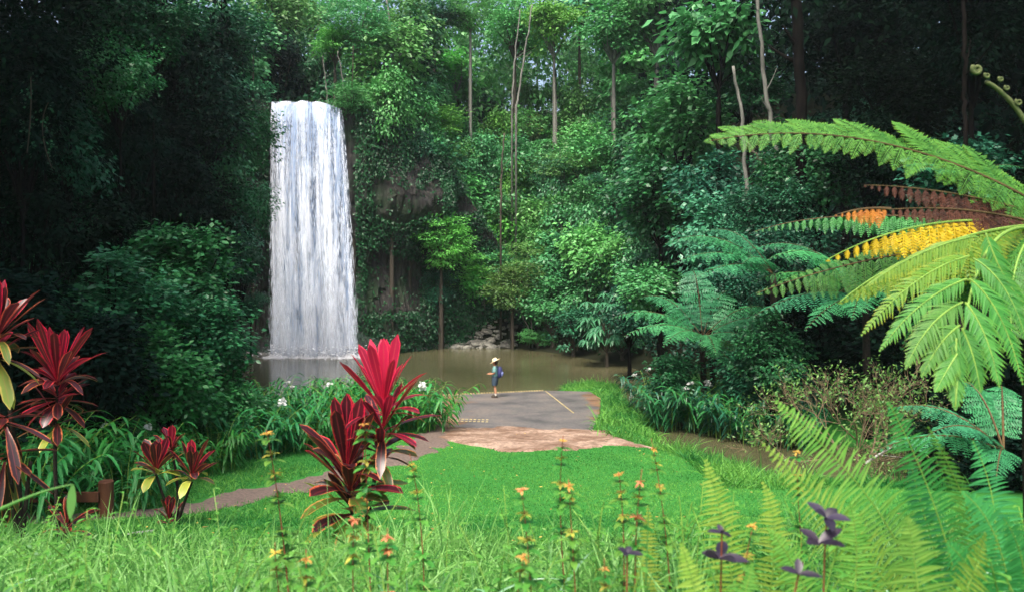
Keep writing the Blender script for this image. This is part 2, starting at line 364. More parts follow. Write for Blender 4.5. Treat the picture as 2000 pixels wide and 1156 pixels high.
def hit(px, py, lift=0, y0=52, y1=120):
    """where the sight ray through a point of the place meets the slope (lift = height above it)"""
    Y = np.arange(y0, y1, .1); P = at(px, py, Y); k = np.nonzero(H - (py - HY) / F * Y <= zt((px - 1000) / F * Y, Y) + lift)[0]
    return Y[k[0]] if len(k) else y1

nx, ny = len(gx), len(gy)
ii = np.arange(nx - 1)[None]; jj = np.arange(ny - 1)[:, None] * nx
mb = MB()
lawn_m = (1 - sst(GY, 43.5, 45)) * sst(-poly_sd(GX, GY, VALLEY), -.5, 1.) * sst(poly_sd(GX, GY, WATER), 0, .5) * (1 - sst(GX, 12, 16))
mb.add(np.stack([GX, GY, GZ], -1), np.stack([ii + jj, ii + jj + 1, ii + jj + nx + 1, ii + jj + nx], -1).reshape(-1, 4), r=lawn_m.ravel())
tag(mb.obj('ground', M['ground'], smooth=True), kind='structure', label='grassy valley floor rising into steep jungle slopes')

mb = MB(); wx = np.linspace(-26, 60, 60); wy = np.linspace(17, 62.5, 60)
WX, WY = np.meshgrid(wx, wy); i_ = np.arange(59)[None]; j_ = np.arange(59)[:, None] * 60
mb.add(np.stack([WX, WY, np.zeros_like(WX)], -1), np.stack([i_ + j_, i_ + j_ + 1, i_ + j_ + 61, i_ + j_ + 60], -1).reshape(-1, 4))
tag(mb.obj('water', M['water'], smooth=True), kind='structure', label='still muddy brown pool and creek')

def sheet(name, poly, mat, lift, label, st=.09, wob=.18, zfix=None):
    p = np.array(poly); xs = np.arange(p[:, 0].min() - .5, p[:, 0].max() + .5, st); ys = np.arange(p[:, 1].min() - .5, p[:, 1].max() + .5, st)
    X, Y = np.meshgrid(xs, ys)
    wobv = wob * (np.sin(X * 3.1 + 2 * np.sin(Y * 1.7)) + .6 * np.sin(Y * 5.3 + X * 4.1) + .4 * np.sin(X * 11 + Y * 7))
    sd = poly_sd(X, Y, poly) + wobv
    Z = np.maximum(zt(X, Y) + lift, .19 + .085 * sst(-poly_sd(X, Y, SLAB), -.35, .0)) - np.clip((sd + .1) * .5, 0, .3)
    ok = sd < .12; ok = ok[:-1, :-1] & ok[1:, :-1] & ok[:-1, 1:] & ok[1:, 1:]
    n = len(xs); a = (np.arange(len(ys) - 1)[:, None] * n + np.arange(n - 1)[None])[ok]
    b = MB(); b.add(np.stack([X, Y, Z], -1), np.stack([a, a + 1, a + n + 1, a + n], -1))
    return tag(b.obj(name, mat, smooth=True), label, kind='structure')
sheet('path', PATHP, M['path'], .035, 'narrow gravel path curving left from the ramp')
sheet('clay_patch', CLAY, M['clay'], .05, 'bare pink clay patch at the near end of the ramp', wob=.12)

# concrete ramp with ribbed yellow kerb
mb = MB(); p = np.array(SLAB); n = len(p)
v = np.concatenate([np.c_[p, np.full(n, -1.)], np.c_[p, np.full(n, .26)]])
mb.add(v, [[i, (i + 1) % n, (i + 1) % n + n, i + n] for i in range(n)]); mb.f.append(np.array([list(range(n, 2 * n))])); mb.m.append(np.array([0]))
tag(mb.obj('concrete_ramp', M['ramp']), 'grey concrete ramp with mud washed along its left side', kind='structure')
mb = MB()
def kerb(a, b, st, hw, hh):
    a = np.array(a); b = np.array(b); L = np.linalg.norm(b - a); d = (b - a) / L; q = np.array([-d[1], d[0]])
    for s in np.arange(0, L - st * .6, st):
        c = [a + d * s - q * hw, a + d * (s + st * .62) - q * hw, a + d * (s + st * .62) + q * hw, a + d * s + q * hw]
        mb.add([(*x, .24) for x in c] + [(*x, .26 + hh) for x in c], [[4, 5, 6, 7], [0, 1, 5, 4], [1, 2, 6, 5], [2, 3, 7, 6], [3, 0, 4, 7]])
kerb((-3.2, 36.8), (1.55, 38.2), .13, .05, .05); kerb((1.6, 38.1), (2.5, 32.2), .2, .03, .015); 
for y in (30.6, 31.0): kerb((-2.75, y), (-.9, y - .25), .16, .06, .012)
tag(mb.obj('kerb', M['kerb']), 'ribbed yellow kerb strips along the ramp edges', kind='structure')

# ------------------------------------------------------------------ cliff beside and behind the fall
cp = np.array([(-30, 50), (-23.5, 54), (-20, 56.2), (-17.6, 57.2), (-14, 57.5), (-10.6, 57.4), (-9.2, 58.2), (-7.6, 59.8), (-6.2, 62.0), (-4, 64.2), (-1, 66)])
seg = np.r_[0, np.cumsum(np.linalg.norm(np.diff(cp, axis=0), axis=1))]
ns, nz_ = 260, 110
ss = np.linspace(0, seg[-1], ns); cx = np.interp(ss, seg, cp[:, 0]); cyy = np.interp(ss, seg, cp[:, 1])
tx = nrm(np.stack([np.gradient(cx), np.gradient(cyy)], 1)); nxn = np.stack([tx[:, 1], -tx[:, 0]], 1)
top = np.interp(cx, [-30, -17.5, -11, -8, -5, -1], [19, 18.1, 17.6, 17, 14, 8])
zz = np.linspace(-1, 1, nz_)
V = np.zeros((nz_, ns, 3))
for a in range(nz_):
    fz = a / (nz_ - 1); z = -1 + (top + 1.2) * fz
    V[a, :, 0] = cx; V[a, :, 1] = cyy; V[a, :, 2] = z
    bul = np.exp(-((z - 11.2) / 2.0) ** 2) * sst(cx, -10.5, -8.5) * (1 - sst(cx, -6.3, -4.8)) * 1.7 - .9 * np.exp(-((z - 6.5) / 2.5) ** 2) - 1.2 * np.exp(-((z - 2.4) / 2.2) ** 2) * (1 - sst(cx, -18.5, -17.))
    col = np.array([.22 * abs(math.sin(s * 6.1 + .9 * mnoise.noise((s * .7, z[i] * .12, 0)))) + .13 * mnoise.cell((math.floor(s * 1.95), math.floor(z[i] * .6 + 7 * mnoise.cell((math.floor(s * 1.95), 0, 0))), 0)) + .55 * mnoise.fractal((s * .55, z[i] * .3, 3.1), 1, 2, 4) for i, s in enumerate(ss)])
    V[a, :, :2] += nxn * (bul + col)[:, None]
V[-1, :, :2] -= nxn * 3
i_ = np.arange(ns - 1)[None]; j_ = np.arange(nz_ - 1)[:, None] * ns
mb = MB(); mb.add(V, np.stack([i_ + j_, i_ + j_ + 1, i_ + j_ + ns + 1, i_ + j_ + ns], -1).reshape(-1, 4))
tag(mb.obj('cliff', M['rock']), 'dark columnar basalt cliff with a brown overhanging ledge', kind='structure')

# ------------------------------------------------------------------ waterfall
def strand_mat(name, alpha, col):
    m, t, p, out = newmat(name); p.inputs['Base Color'].default_value = (*col, 1); p.inputs['Roughness'].default_value = .5
    tr = N(t, 'ShaderNodeBsdfTransparent'); tl = N(t, 'ShaderNodeBsdfTranslucent'); tl.inputs[0].default_value = (*col, 1)
    nv = N(t, 'ShaderNodeCombineXYZ'); nv.inputs[0].default_value = -.1; nv.inputs[1].default_value = -.62; nv.inputs[2].default_value = .78; t.links.new(nv.outputs[0], p.inputs['Normal'])
    m1 = N(t, 'ShaderNodeMixShader'); m1.inputs[0].default_value = .12; t.links.new(p.outputs[0], m1.inputs[1]); t.links.new(tl.outputs[0], m1.inputs[2])
    m2 = N(t, 'ShaderNodeMixShader')
    if alpha is None:
        n1 = noise_(t, 1.0, 5, .65, 'Object', (4.5, 1, .12)); n2 = noise_(t, 1.0, 6, .7, 'Object', (14, 1, 1.8))
        ad = N(t, 'ShaderNodeMath', operation='MULTIPLY_ADD'); t.links.new(n2, ad.inputs[0]); ad.inputs[1].default_value = .55; t.links.new(n1, ad.inputs[2])
        fac = ramp(t, ad.outputs[0], [(.58, (.12,) * 3), (.95, (.7,) * 3)])
        sa = N(t, 'ShaderNodeMath', operation='ABSOLUTE'); t.links.new(attr(t, 's'), sa.inputs[0])
        ed = ramp(t, sa.outputs[0], [(.78, (1, 1, 1)), (1., (0, 0, 0))]); mm = mixc(t, 1., fac, ed, 'MULTIPLY')
        t.links.new(mm, m2.inputs[0])
    else:
        sa = N(t, 'ShaderNodeMath', operation='ABSOLUTE'); t.links.new(attr(t, 's'), sa.inputs[0])
        inv = N(t, 'ShaderNodeMath', operation='MULTIPLY_ADD'); t.links.new(sa.outputs[0], inv.inputs[0]); inv.inputs[1].default_value = -alpha; inv.inputs[2].default_value = alpha
        t.links.new(inv.outputs[0], m2.inputs[0])
    t.links.new(tr.outputs[0], m2.inputs[1]); t.links.new(m1.outputs[0], m2.inputs[2]); t.links.new(m2.outputs[0], out.inputs[0]); return m
M['curtain'] = strand_mat('falling_water', None, (.32, .46, .72)); M['strand'] = strand_mat('water_strand', .52, (.76, .85, .97)); M['veil'] = strand_mat('water_veil', .22, (.8, .86, .95)); M['foamy'] = strand_mat('foam', 1., (.92, .94, .97))
fall = empty('waterfall', (-14.2, 56.3, 0), 'tall white curtain waterfall plunging over the dark cliff into the brown pool', 'waterfall')
FO = np.array([-14.2, 56.3, 0])
def fx(u, z):
    g = 1 - z / 17.9
    lo = -17.15 + .55 * g; hi = -12.25 + 1.1 * np.sqrt(np.clip(g, 0, 1)) + .45 * g
    return lo + (hi - lo) * u
def fy(u, z): g = np.clip(1 - z / 17.9, 0, 1); return 56.9 - 1.1 * np.sqrt(g) - .25 * np.sin(u * 3.1) + .15 * np.sin(u * 23)
def ztop(u): return 18.0 - .5 * np.clip(u - .55, 0, 1) ** 2 * 5 + .015 * np.sin(u * 31)
U, G = np.meshgrid(np.linspace(0, 1, 60), np.linspace(0, 1, 60)); Zf = ztop(U) * (1 - G)
mb = MB(); i_ = np.arange(59)[None]; j_ = np.arange(59)[:, None] * 60
mb.add(np.stack([fx(U, Zf), fy(U, Zf), Zf], -1) - FO, np.stack([i_ + j_, i_ + j_ + 1, i_ + j_ + 61, i_ + j_ + 60], -1).reshape(-1, 4), s=(U * 2 - 1).ravel())
mb.obj('water_curtain', M['curtain'], fall, smooth=True)
# brink: thin river lip that rolls over the edge
mb = MB(); Ub, Gb = np.meshgrid(np.linspace(0, 1, 40), np.linspace(0, 1, 6))
mb.add(np.stack([fx(Ub, 18), 56.9 + Gb * 4.5, ztop(Ub) + .02 + Gb * .15], -1) - FO, np.stack([np.arange(39)[None] + np.arange(5)[:, None] * 40 + k for k in (0, 1, 41, 40)], -1).reshape(-1, 4))
mb.obj('brink_water', M['water'], fall, smooth=True)
prob = np.array([.35 + 1.4 * max(0, mnoise.noise((u * 6.0, 7.7, 0)) + .25) + .5 * abs(mnoise.noise((u * 22, 1.3, 0))) for u in np.linspace(0, 1, 200)])
prob = prob ** 1.1; prob[:8] += .9; prob[-10:] += .3; prob /= prob.sum()
n = 12000
u = np.clip((rg.choice(200, n, p=prob) + rg.random(n)) / 200, .004, .996)
g = rg.random(n) ** 1.05; z = ztop(u) * (1 - g * .97)
L = (.15 + .55 * rg.random(n)) * (.6 + g); L = np.minimum(L, z + .15); W = (.007 + .022 * rg.random(n) ** 2) * (.8 + g * .9)
P = np.stack([fx(u, z) + rg.normal(size=n) * .16 * g, fy(u, z) - .05 - rg.random(n) * .6 * (.3 + g), z], 1) - FO
D = np.stack([fx(u, z - 1) - fx(u, z) + .04 * rg.normal(size=n), -.05 + 0 * u, -np.ones(n)], 1)
mb = MB(); straps(mb, P, D, np.tile([0, -1., .05], (n, 1)) + .3 * rg.normal(size=(n, 3)) * [1, 0, 0], L, W, 4, mat=0)
n2 = 500; u = (rg.choice(200, n2, p=prob) + rg.random(n2)) / 200
P = np.stack([fx(u, 17.95), fy(u, 17.95) - .05, ztop(u) + .05], 1) - FO
straps(mb, P, np.tile([.02, -.12, -1.], (n2, 1)), np.tile([0, -1., 0], (n2, 1)), .5 + rg.random(n2) * 1.4, .02 + rg.random(n2) * .04, 4)
mb.obj('water_strands', M['strand'], fall)
n = 420; u = np.clip((rg.choice(200, n, p=prob) + rg.random(n)) / 200, .03, .97); g = rg.random(n) ** .7; z = np.maximum(ztop(u) * (1 - g), 1.2)
mb = MB(); straps(mb, np.stack([fx(u, z), fy(u, z) - .3 - .3 * rg.random(n), z], 1) - FO, np.tile([.03, -.05, -1.], (n, 1)), np.tile([0, -1., .05], (n, 1)), np.minimum(1.5 + 3 * rg.random(n), z), .1 + .35 * rg.random(n) * g, 6)
mb.obj('water_veil', M['veil'], fall)
Uf, Gf = np.meshgrid(np.linspace(-.12, 1.12, 60), np.linspace(0, 1, 16)); mb = MB(); ef = .5 + .3 * np.sin(Uf * 17) + .25 * np.sin(Uf * 41 + 2)
mb.add(np.stack([fx(Uf, 0) + .3 * Gf * (Uf - .5), 56.1 - Gf * (1.7 + .9 * ef), .03 + .12 * (1 - Gf) ** 2], -1) - FO, np.stack([np.arange(59)[None] + np.arange(15)[:, None] * 60 + k for k in (0, 1, 61, 60)], -1).reshape(-1, 4), s=np.clip(np.maximum(Gf ** 2.2, (np.abs(Uf - .5) * 1.6) ** 4), 0, 1).ravel())
mb.obj('foam', M['foamy'], fall, smooth=True)
def mist(name, c, rr, dens):
    b = bmesh.new(); bmesh.ops.create_icosphere(b, subdivisions=4, radius=1)
    for v in b.verts: v.co = Vector((v.co.x * rr[0], v.co.y * rr[1], v.co.z * rr[2])) * (1 + .18 * mnoise.noise(v.co * 2.2))
    me = bpy.data.meshes.new(name); b.to_mesh(me); b.free(); m, t, p, out = newmat(name); t.nodes.remove(p)
    vo = N(t, 'ShaderNodeVolumePrincipled'); vo.inputs['Density'].default_value = dens; vo.inputs['Color'].default_value = (.92, .96, 1, 1); vo.inputs['Anisotropy'].default_value = .2
    t.links.new(vo.outputs[0], out.inputs['Volume']); me.materials.append(m); return link(name, me, fall, np.array(c) - FO)
mist('mist', (-13.6, 55.5, .6), (4.4, 1.7, 1.7), .05)
mist('mist', (-13.8, 55.6, 3.6), (3.3, 1.2, 4.2), .03)
n = 3500; a = rg.random(n); P = np.stack([fx(a, 0) + rg.normal(size=n) * .45, 55.7 - np.abs(rg.normal(size=n)) * .7 + .3, .02 + rg.random(n) ** 4 * .8], 1) - FO
D = rg.normal(size=(n, 3)); D[:, 2] = np.abs(D[:, 2]) * .3
mb = MB(); diamonds(mb, P, D, np.tile([0, -.3, 1.], (n, 1)) + .4 * rg.normal(size=(n, 3)), .06 + .2 * rg.random(n) ** 2, .03 + .07 * rg.random(n), rg.random(n))
mb.obj('splash', M['foamy'], fall)

# ------------------------------------------------------------------ foliage templates
def crown(seed, Rv, lobes, clumps, leaves, ll, lw, cr, flat=.6, droop=.3, up=1., kind='broad', mats=None):
    g = np.random.default_rng(seed); Rv = np.array(Rv, float)
    d = nrm(g.normal(size=(lobes, 3)) * [1, 1, .9]); d[:, 2] += .1
    lc = d * Rv * (.25 + .5 * g.random((lobes, 1))); lr = (.34 + .24 * g.random(lobes))
    li = g.integers(0, lobes, clumps); cd = nrm(g.normal(size=(clumps, 3)) + [0, 0, .35])
    C = lc[li] + cd * (Rv.mean() * lr[li] * (.55 + .5 * g.random(clumps)))[:, None]
    ci = np.repeat(np.arange(clumps), leaves); n = len(ci)
    csz = cr * (.6 + .8 * g.random(clumps)); cv = g.random(clumps)
    o = g.normal(size=(n, 3)) * [.5, .5, .5 * flat]; rad = np.linalg.norm(o, axis=1, keepdims=True); o = o / np.maximum(rad, .05) * np.minimum(rad, 1.1)
    P = C[ci] + o * csz[ci][:, None]
    outv = nrm(C)[ci]
    D = nrm(o * [1, 1, .3] + .5 * g.normal(size=(n, 3)) * [1, 1, .4]); D[:, 2] -= droop * (.4 + g.random(n)); D += .3 * outv
    Un = np.array([0, 0, up]) + .55 * g.normal(size=(n, 3)) + .5 * outv
    r = np.clip(.55 * cv[ci] + .45 * g.random(n), 0, 1)
    b = MB(); sz = (.65 + .7 * g.random(n))
    if kind == 'whorl':      # drooping palmate leaves
        m = 8; an = np.tile(np.arange(m) / m * 2 * np.pi, n) + np.repeat(g.random(n) * 6.28, m)
        DD = np.stack([np.cos(an), np.sin(an), -.35 - .3 * g.random(n * m)], 1) + np.repeat(outv * .25, m, 0)
        straps(b, np.repeat(P, m, 0), DD, np.tile([0, 0, 1.], (n * m, 1)), ll * np.repeat(sz, m), lw * np.repeat(sz, m), 3, droop=.35, fold=.15, r=np.repeat(r, m))
    else:
        diamonds(b, P, D, Un, ll * sz, lw * sz, r, droop=.12)
    me = b.mesh('crown', [M['mid']])
    br = MB(); base = np.array([0, 0, -Rv[2] * 1.05])
    for k in g.permutation(clumps)[:min(clumps, 16)]:
        e = C[k]; m1 = base * .4 + e * .45 + g.normal(size=3) * Rv.mean() * .08
        tube(br, bez([base, m1, e], 7), np.linspace(.05, .012, 7) * Rv.mean() / 1.6, 5, cap=False)
    return me, br.mesh('branches', [M['bark']])
TPL = {}
def tpl(key, *a, **k): TPL.setdefault(key, []).append(crown(*a, **k))
for s in (1, 2, 3):
    tpl('broad', s, (3, 3, 2.7), 9, 95, 42, .36, .11, .95)
    tpl('fine', 20 + s, (3, 3, 2.1), 8, 70, 75, .3, .055, 1.05, flat=.28, droop=.12)
for s in (1, 2):
    tpl('vine', 40 + s, (2.2, 2.2, 4.6), 12, 110, 42, .3, .1, .8, droop=.9, flat=.9)
    tpl('big', 60 + s, (2.8, 2.8, 2.5), 8, 70, 26, .62, .17, .95, droop=.5)
    tpl('glossy', 80 + s, (3, 3, 2.6), 9, 150, 55, .21, .062, .75, droop=.35)
    tpl('shrub', 90 + s, (1.7, 1.7, 1.5), 8, 140, 42, .18, .055, .5, droop=.2)
tpl('whorl', 100, (1.4, 1.4, 1.7), 5, 16, 4, .55, .075, .45, kind='whorl')
MATCACHE = {}
def remat(me, mat):
    key = (me.name, mat)
    if key not in MATCACHE:
        c = me.copy(); c.materials[0] = M[mat]; MATCACHE[key] = c
    return MATCACHE[key]
def trunk_mesh(seed, bend=.06):
    g = np.random.default_rng(seed); z = np.linspace(0, 1, 10); p = np.stack([bend * np.sin(z * 3 + seed) - bend * math.sin(seed), bend * np.cos(z * 2.3 + seed * 2) - bend * math.cos(seed * 2), z], 1)
    p[:, :2] += g.normal(size=(10, 2)) * .006; p[0, :2] = 0
    b = MB(); rad = np.interp(z, [0, .06, .2, 1], [1.5, 1.1, 1., .6])
    tube(b, p * [8, 8, 1], rad, 8); return b.mesh('trunk', [M['bark']], True), p[-1] * [8, 8, 1]
TRUNK = [trunk_mesh(s, .02) for s in range(4)]

def tree(name, c, rad, kind, mat, label, cat='tree', group=None, bark='bark', tr=None, zs=1., base=None, seed=0):
    """c = crown centre; stands on the ground under it"""
    g = random.Random(seed * 7 + 3)
    cm, bm = TPL[kind][seed % len(TPL[kind])]
    nomR = 3.0 if kind not in ('shrub', 'whorl') else 1.6
    s = rad / nomR
    bx, by = (c[0], c[1]) if base is None else base
    z0 = float(zt(bx, by)) - .15
    root = empty(name, (bx, by, z0), label, cat, group)
    off = np.array([c[0] - bx, c[1] - by, c[2] - z0])
    rzv = cm.get('rz', 0)
    rzt = {'vine': 4.6, 'fine': 2.1, 'shrub': 1.5, 'whorl': 1.7}.get(kind, 2.6) * s * zs * 1.03
    hgt = max(.5, off[2] - rzt)
    k = seed % 4; tm, tip = TRUNK[k]
    tr = tr or rad * .055 + .03
    trk = link('trunk', remat(tm, bark), root, scale=(tr, tr, hgt))
    if base is not None:
        trk.rotation_euler = (0, 0, 0)
        sh = Vector((off[0] - tip[0] * tr, off[1] - tip[1] * tr, hgt)); q = Vector((0, 0, 1)).rotation_difference(sh.normalized())
        trk.rotation_mode = 'QUATERNION'; trk.rotation_quaternion = q; trk.scale = (tr, tr, sh.length)
    else:
        off[0] += tip[0] * tr; off[1] += tip[1] * tr
    rz = g.random() * 6.28
    link('branches', remat(bm, bark), root, off, (s, s, s * zs), rz)
    link('crown', remat(cm, mat), root, off, (s, s, s * zs), rz)
    return root

# ------------------------------------------------------------------ far gorge wall: one tree per place
cols = [(715, "beside the waterfall"), (785, "above the brown ledge"), (860, "above the rock pile's left end"), (930, "above the rock pile's right end"),
        (1000, "just right of the hiker's line"), (1070, "above the ramp's far corner"), (1140, "left of the umbrella sapling"), (1210, "right of the umbrella sapling"), (1285, "left of the leaning trunks")]
rows = [(40, "on the skyline", 7.5), (135, "high on the wall", 5), (235, "below the high crowns", 3.5), (335, "halfway up the wall", 3.2), (430, "lower on the wall", 3), (525, "just above the bank", 2.8)]
kindmap = [['fine', 'broad', 'fine', 'fine', 'fine', 'broad', 'big', 'broad', 'broad'],
           ['broad', 'vine', 'broad', 'fine', 'vine', 'fine', 'big', 'big', 'fine'],
           ['vine', 'vine', 'fine', 'broad', 'fine', 'broad', 'vine', 'broad', 'big'],
           ['vine', 'broad', 'vine', 'vine', 'broad', 'fine', 'broad', 'vine', 'broad'],
           [None, None, 'broad', 'broad', 'fine', 'broad', 'broad', 'broad', 'vine'],
           [None, None, 'fine', 'broad', 'olive', 'broad', 'broad', 'broad', 'vine']]
matmap = [['mid', 'mid', 'dark', 'mid', 'mid', 'light', 'blue', 'mid', 'mid'],
          ['mid', 'dark', 'light', 'mid', 'olive', 'mid', 'blue', 'mid', 'mid'],
          ['mid', 'mid', 'light', 'dark', 'mid', 'mid', 'mid', 'mid', 'blue'],
          ['mid', 'dark', 'mid', 'mid', 'mid', 'mid', 'mid', 'dark', 'dark'],
          [None, None, 'mid', 'mid', 'mid', 'mid', 'blue', 'dark', 'dark'],
          [None, None, 'light', 'mid', 'olive', 'mid', 'mid', 'mid', 'dark']]
TONE = {'mid': 'mid green', 'dark': 'dark green', 'light': 'pale green', 'blue': 'blue green', 'olive': 'olive green', 'deep': 'very dark'}
SHP = {'broad': 'broad leaved tree', 'fine': 'feathery layered tree', 'vine': 'vine draped tree', 'big': 'large leaved tree', 'glossy': 'small leaved tree'}
sid = 0
for j, (py, rt, lift) in enumerate(rows):
    for i, (px, ct) in enumerate(cols):
        k, m = kindmap[j][i], matmap[j][i]
        if k is None: continue
        if k == 'olive': k = 'fine'
        sid += 1; g = random.Random(sid)
        x = px + g.uniform(-22, 22) + (30 if j % 2 else 0); y = py + g.uniform(-22, 22)
        Y = hit(x, y, lift); 
        if j == 0: Y = min(Y, g.uniform(70, 84))
        c = at(x, y, Y); rad = g.uniform(2.2, 3.3) * (1.15 if j < 2 else 1.)
        tree('rainforest_tree', c, rad, k, m, f"{TONE[m]} {SHP[k]} {rt}, {ct}", 'tree', 'trees on the far gorge wall', bark='pale' if g.random() < .5 else 'bark', zs=g.uniform(.85, 1.25), seed=sid)
SN = ["waterfall", "brown ledge", "left boulders", "right boulders", "hiker", "ramp corner", "umbrella sapling", "creek mouth", "leaning trunks"]
for j, (py, rt, lift) in enumerate(rows):
    for i in range(8):
        if j > 3 and i < 2: continue
        g = random.Random(900 + j * 10 + i); k = g.choice(['broad', 'fine', 'broad', 'vine', 'big']); m = g.choice(['mid', 'light', 'mid', 'blue', 'dark', 'mid', 'olive'] if i < 6 else ['mid', 'blue', 'dark', 'dark'])
        x = (cols[i][0] + cols[i + 1][0]) / 2 + g.uniform(-15, 15) + (-14 if j % 2 else 14); y = py + 48 + g.uniform(-20, 20); sid += 1
        Y = hit(x, y, lift * .8)
        tree('rainforest_tree', at(x, y, Y), g.uniform(1.6, 2.6), k, m, f"{TONE[m]} {SHP[k]} {rt} between {SN[i]} and {SN[i + 1]}", 'tree', 'trees on the far gorge wall', bark='pale' if g.random() < .5 else 'bark', zs=g.uniform(.9, 1.3), seed=sid)
extra = [(655, 85, 62, 2.2, 'fine', 'light', "bright yellow green feathery tree standing behind the waterfall's lip"), (560, 60, 70, 3.4, 'broad', 'mid', "mid green rounded tree on the skyline left above the waterfall"),
         (540, 150, 64, 2.9, 'vine', 'deep', "very dark tree filling the notch behind the waterfall's left lip"), (610, 150, 66, 2.6, 'vine', 'dark', "dark vine draped tree directly behind the middle of the waterfall's lip"), (470, 110, 60, 3.2, 'broad', 'mid', "mid green tree left of the waterfall above the dark cliff"),
         (610, 20, 78, 3.4, 'fine', 'mid', "thin feathery tree on the skyline above the waterfall's middle"), (495, 185, 57.6, 1.9, 'broad', 'blue', "blue green bush hanging at the waterfall's upper left corner"), (690, 200, 57.8, 2.0, 'fine', 'mid', "leafy bush hanging at the waterfall's upper right corner"),
         (765, 215, 58.6, 2.2, 'vine', 'mid', "creeper covered bush hanging over the brown rock ledge"), (800, 320, 61, 1.9, 'vine', 'dark', "dark creeper bush beside the right end of the brown rock ledge"),
         (862, 470, 61.2, 2.6, 'fine', 'light', "bright layered tree spreading over the rock pile"), (850, 575, 62.5, 1.8, 'vine', 'dark', "dark bushy tree hanging down to the left end of the rock pile"), (730, 640, 60, 1.3, 'fine', 'mid', "low misted bush between the waterfall foot and the rock pile"),
         (1000, 560, 61, 2.6, 'fine', 'olive', "sparse olive tree with thin pale stems behind the hiker's pool shore"), (1080, 600, 60, 2.2, 'broad', 'mid', "bushy green tree overhanging the pool's far right shore"), (1120, 640, 56, 1.9, 'broad', 'dark', "dark bush trailing in the pool left of the umbrella leaved sapling"),
         (1215, 650, 52, 1.8, 'broad', 'blue', "blue green bush at the pool edge right of the umbrella leaved sapling"), (1050, 655, 60.5, 1.3, 'fine', 'mid', "low green bush at the waterline right of the rock pile"), (960, 600, 66, 1.9, 'broad', 'dark', "dark bush crouching just behind the rock pile"),
         (1240, 560, 56, 2.6, 'broad', 'dark', "dark broad tree in the shadowed gully above the creek mouth")]
for q, (px, py, Y, rad, k, m, lb) in enumerate(extra):
    tree('rainforest_tree', at(px, py, Y), rad, k, m, lb, 'tree', 'trees on the far gorge wall', zs=random.uniform(.9, 1.2), seed=q + 3)
tree('umbrella_sapling', at(1185, 630, 50), 1.7, 'whorl', 'blue', "sapling with pale drooping umbrella shaped leaves at the pool edge", 'sapling', seed=0)

# understorey that clothes the slopes (nobody could count it)
def cover(name, region, n, ll, lw, mat, label, hmax=1.6, seed=1):
    g = np.random.default_rng(seed); x = g.uniform(region[0], region[1], n); y = g.uniform(region[2], region[3], n)
    nz = np.array([mnoise.noise((a * .33, b * .33, seed)) for a, b in zip(x, y)])
    h = hmax * (.35 + .9 * np.clip(nz + .4, 0, 1)) * g.random(n) ** .6
    sv = poly_sd(x, y, VALLEY); sw = poly_sd(x, y, WATER); ok = (sv > region[4]) & (sw > .15) & ~((x > -9.2) & (x < 1) & (sv < 2.6) & (y > 56))
    x, y, h, nz = x[ok], y[ok], h[ok], nz[ok]; n = len(x); z = zt(x, y)
    P = np.stack([x, y, z + h], 1); D = g.normal(size=(n, 3)); D[:, 2] = D[:, 2] * .35 - .3; D[:, 1] -= .3
    b = MB(); diamonds(b, P, D, np.array([0, -.5, 1.]) + .6 * g.normal(size=(n, 3)), ll * (.6 + .8 * g.random(n)), lw * (.6 + .8 * g.random(n)), np.clip(.5 + nz * .6 + .35 * g.normal(size=n), 0, 1), droop=.15)
    return tag(b.obj(name, mat), label, 'undergrowth', kind='stuff')
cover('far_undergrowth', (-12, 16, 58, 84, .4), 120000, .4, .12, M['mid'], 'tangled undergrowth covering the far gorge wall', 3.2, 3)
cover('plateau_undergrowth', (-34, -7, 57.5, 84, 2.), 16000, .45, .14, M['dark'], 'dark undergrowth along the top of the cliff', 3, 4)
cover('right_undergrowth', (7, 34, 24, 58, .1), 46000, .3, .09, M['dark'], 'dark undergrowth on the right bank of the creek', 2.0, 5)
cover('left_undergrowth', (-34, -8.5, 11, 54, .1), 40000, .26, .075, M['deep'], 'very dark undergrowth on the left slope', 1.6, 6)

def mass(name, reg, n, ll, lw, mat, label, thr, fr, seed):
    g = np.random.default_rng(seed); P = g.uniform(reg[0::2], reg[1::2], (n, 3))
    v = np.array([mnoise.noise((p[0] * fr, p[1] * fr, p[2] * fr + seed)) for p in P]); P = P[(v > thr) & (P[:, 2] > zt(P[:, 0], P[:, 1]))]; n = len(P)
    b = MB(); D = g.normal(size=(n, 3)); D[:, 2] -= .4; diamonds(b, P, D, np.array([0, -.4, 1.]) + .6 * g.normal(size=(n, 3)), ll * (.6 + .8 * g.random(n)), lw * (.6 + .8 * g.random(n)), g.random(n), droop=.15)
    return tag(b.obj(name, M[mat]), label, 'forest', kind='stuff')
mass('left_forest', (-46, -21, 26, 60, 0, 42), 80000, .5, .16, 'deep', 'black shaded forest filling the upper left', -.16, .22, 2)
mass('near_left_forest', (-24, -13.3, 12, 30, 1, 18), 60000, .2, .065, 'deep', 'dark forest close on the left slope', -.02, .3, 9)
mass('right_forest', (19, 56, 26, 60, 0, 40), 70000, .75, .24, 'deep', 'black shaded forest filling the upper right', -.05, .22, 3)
mass('added_left_canopy', (-30, -14.2, 22, 41, 15.5, 27), 40000, .38, .12, 'deep', 'leafy canopy added overhead to shade the upper left', -.1, .2, 12)  # leaf mass added overhead to darken the left slope
mass('added_right_canopy', (11, 34, 22, 50, 16.5, 30), 40000, .38, .12, 'deep', 'leafy canopy added overhead to shade the upper right', -.1, .2, 13)  # same added leaf mass, shading the right bank
mass('back_right_forest', (12, 62, 56, 96, 8, 52), 70000, .85, .27, 'deep', 'dark forest behind the right bank', -.12, .2, 14)
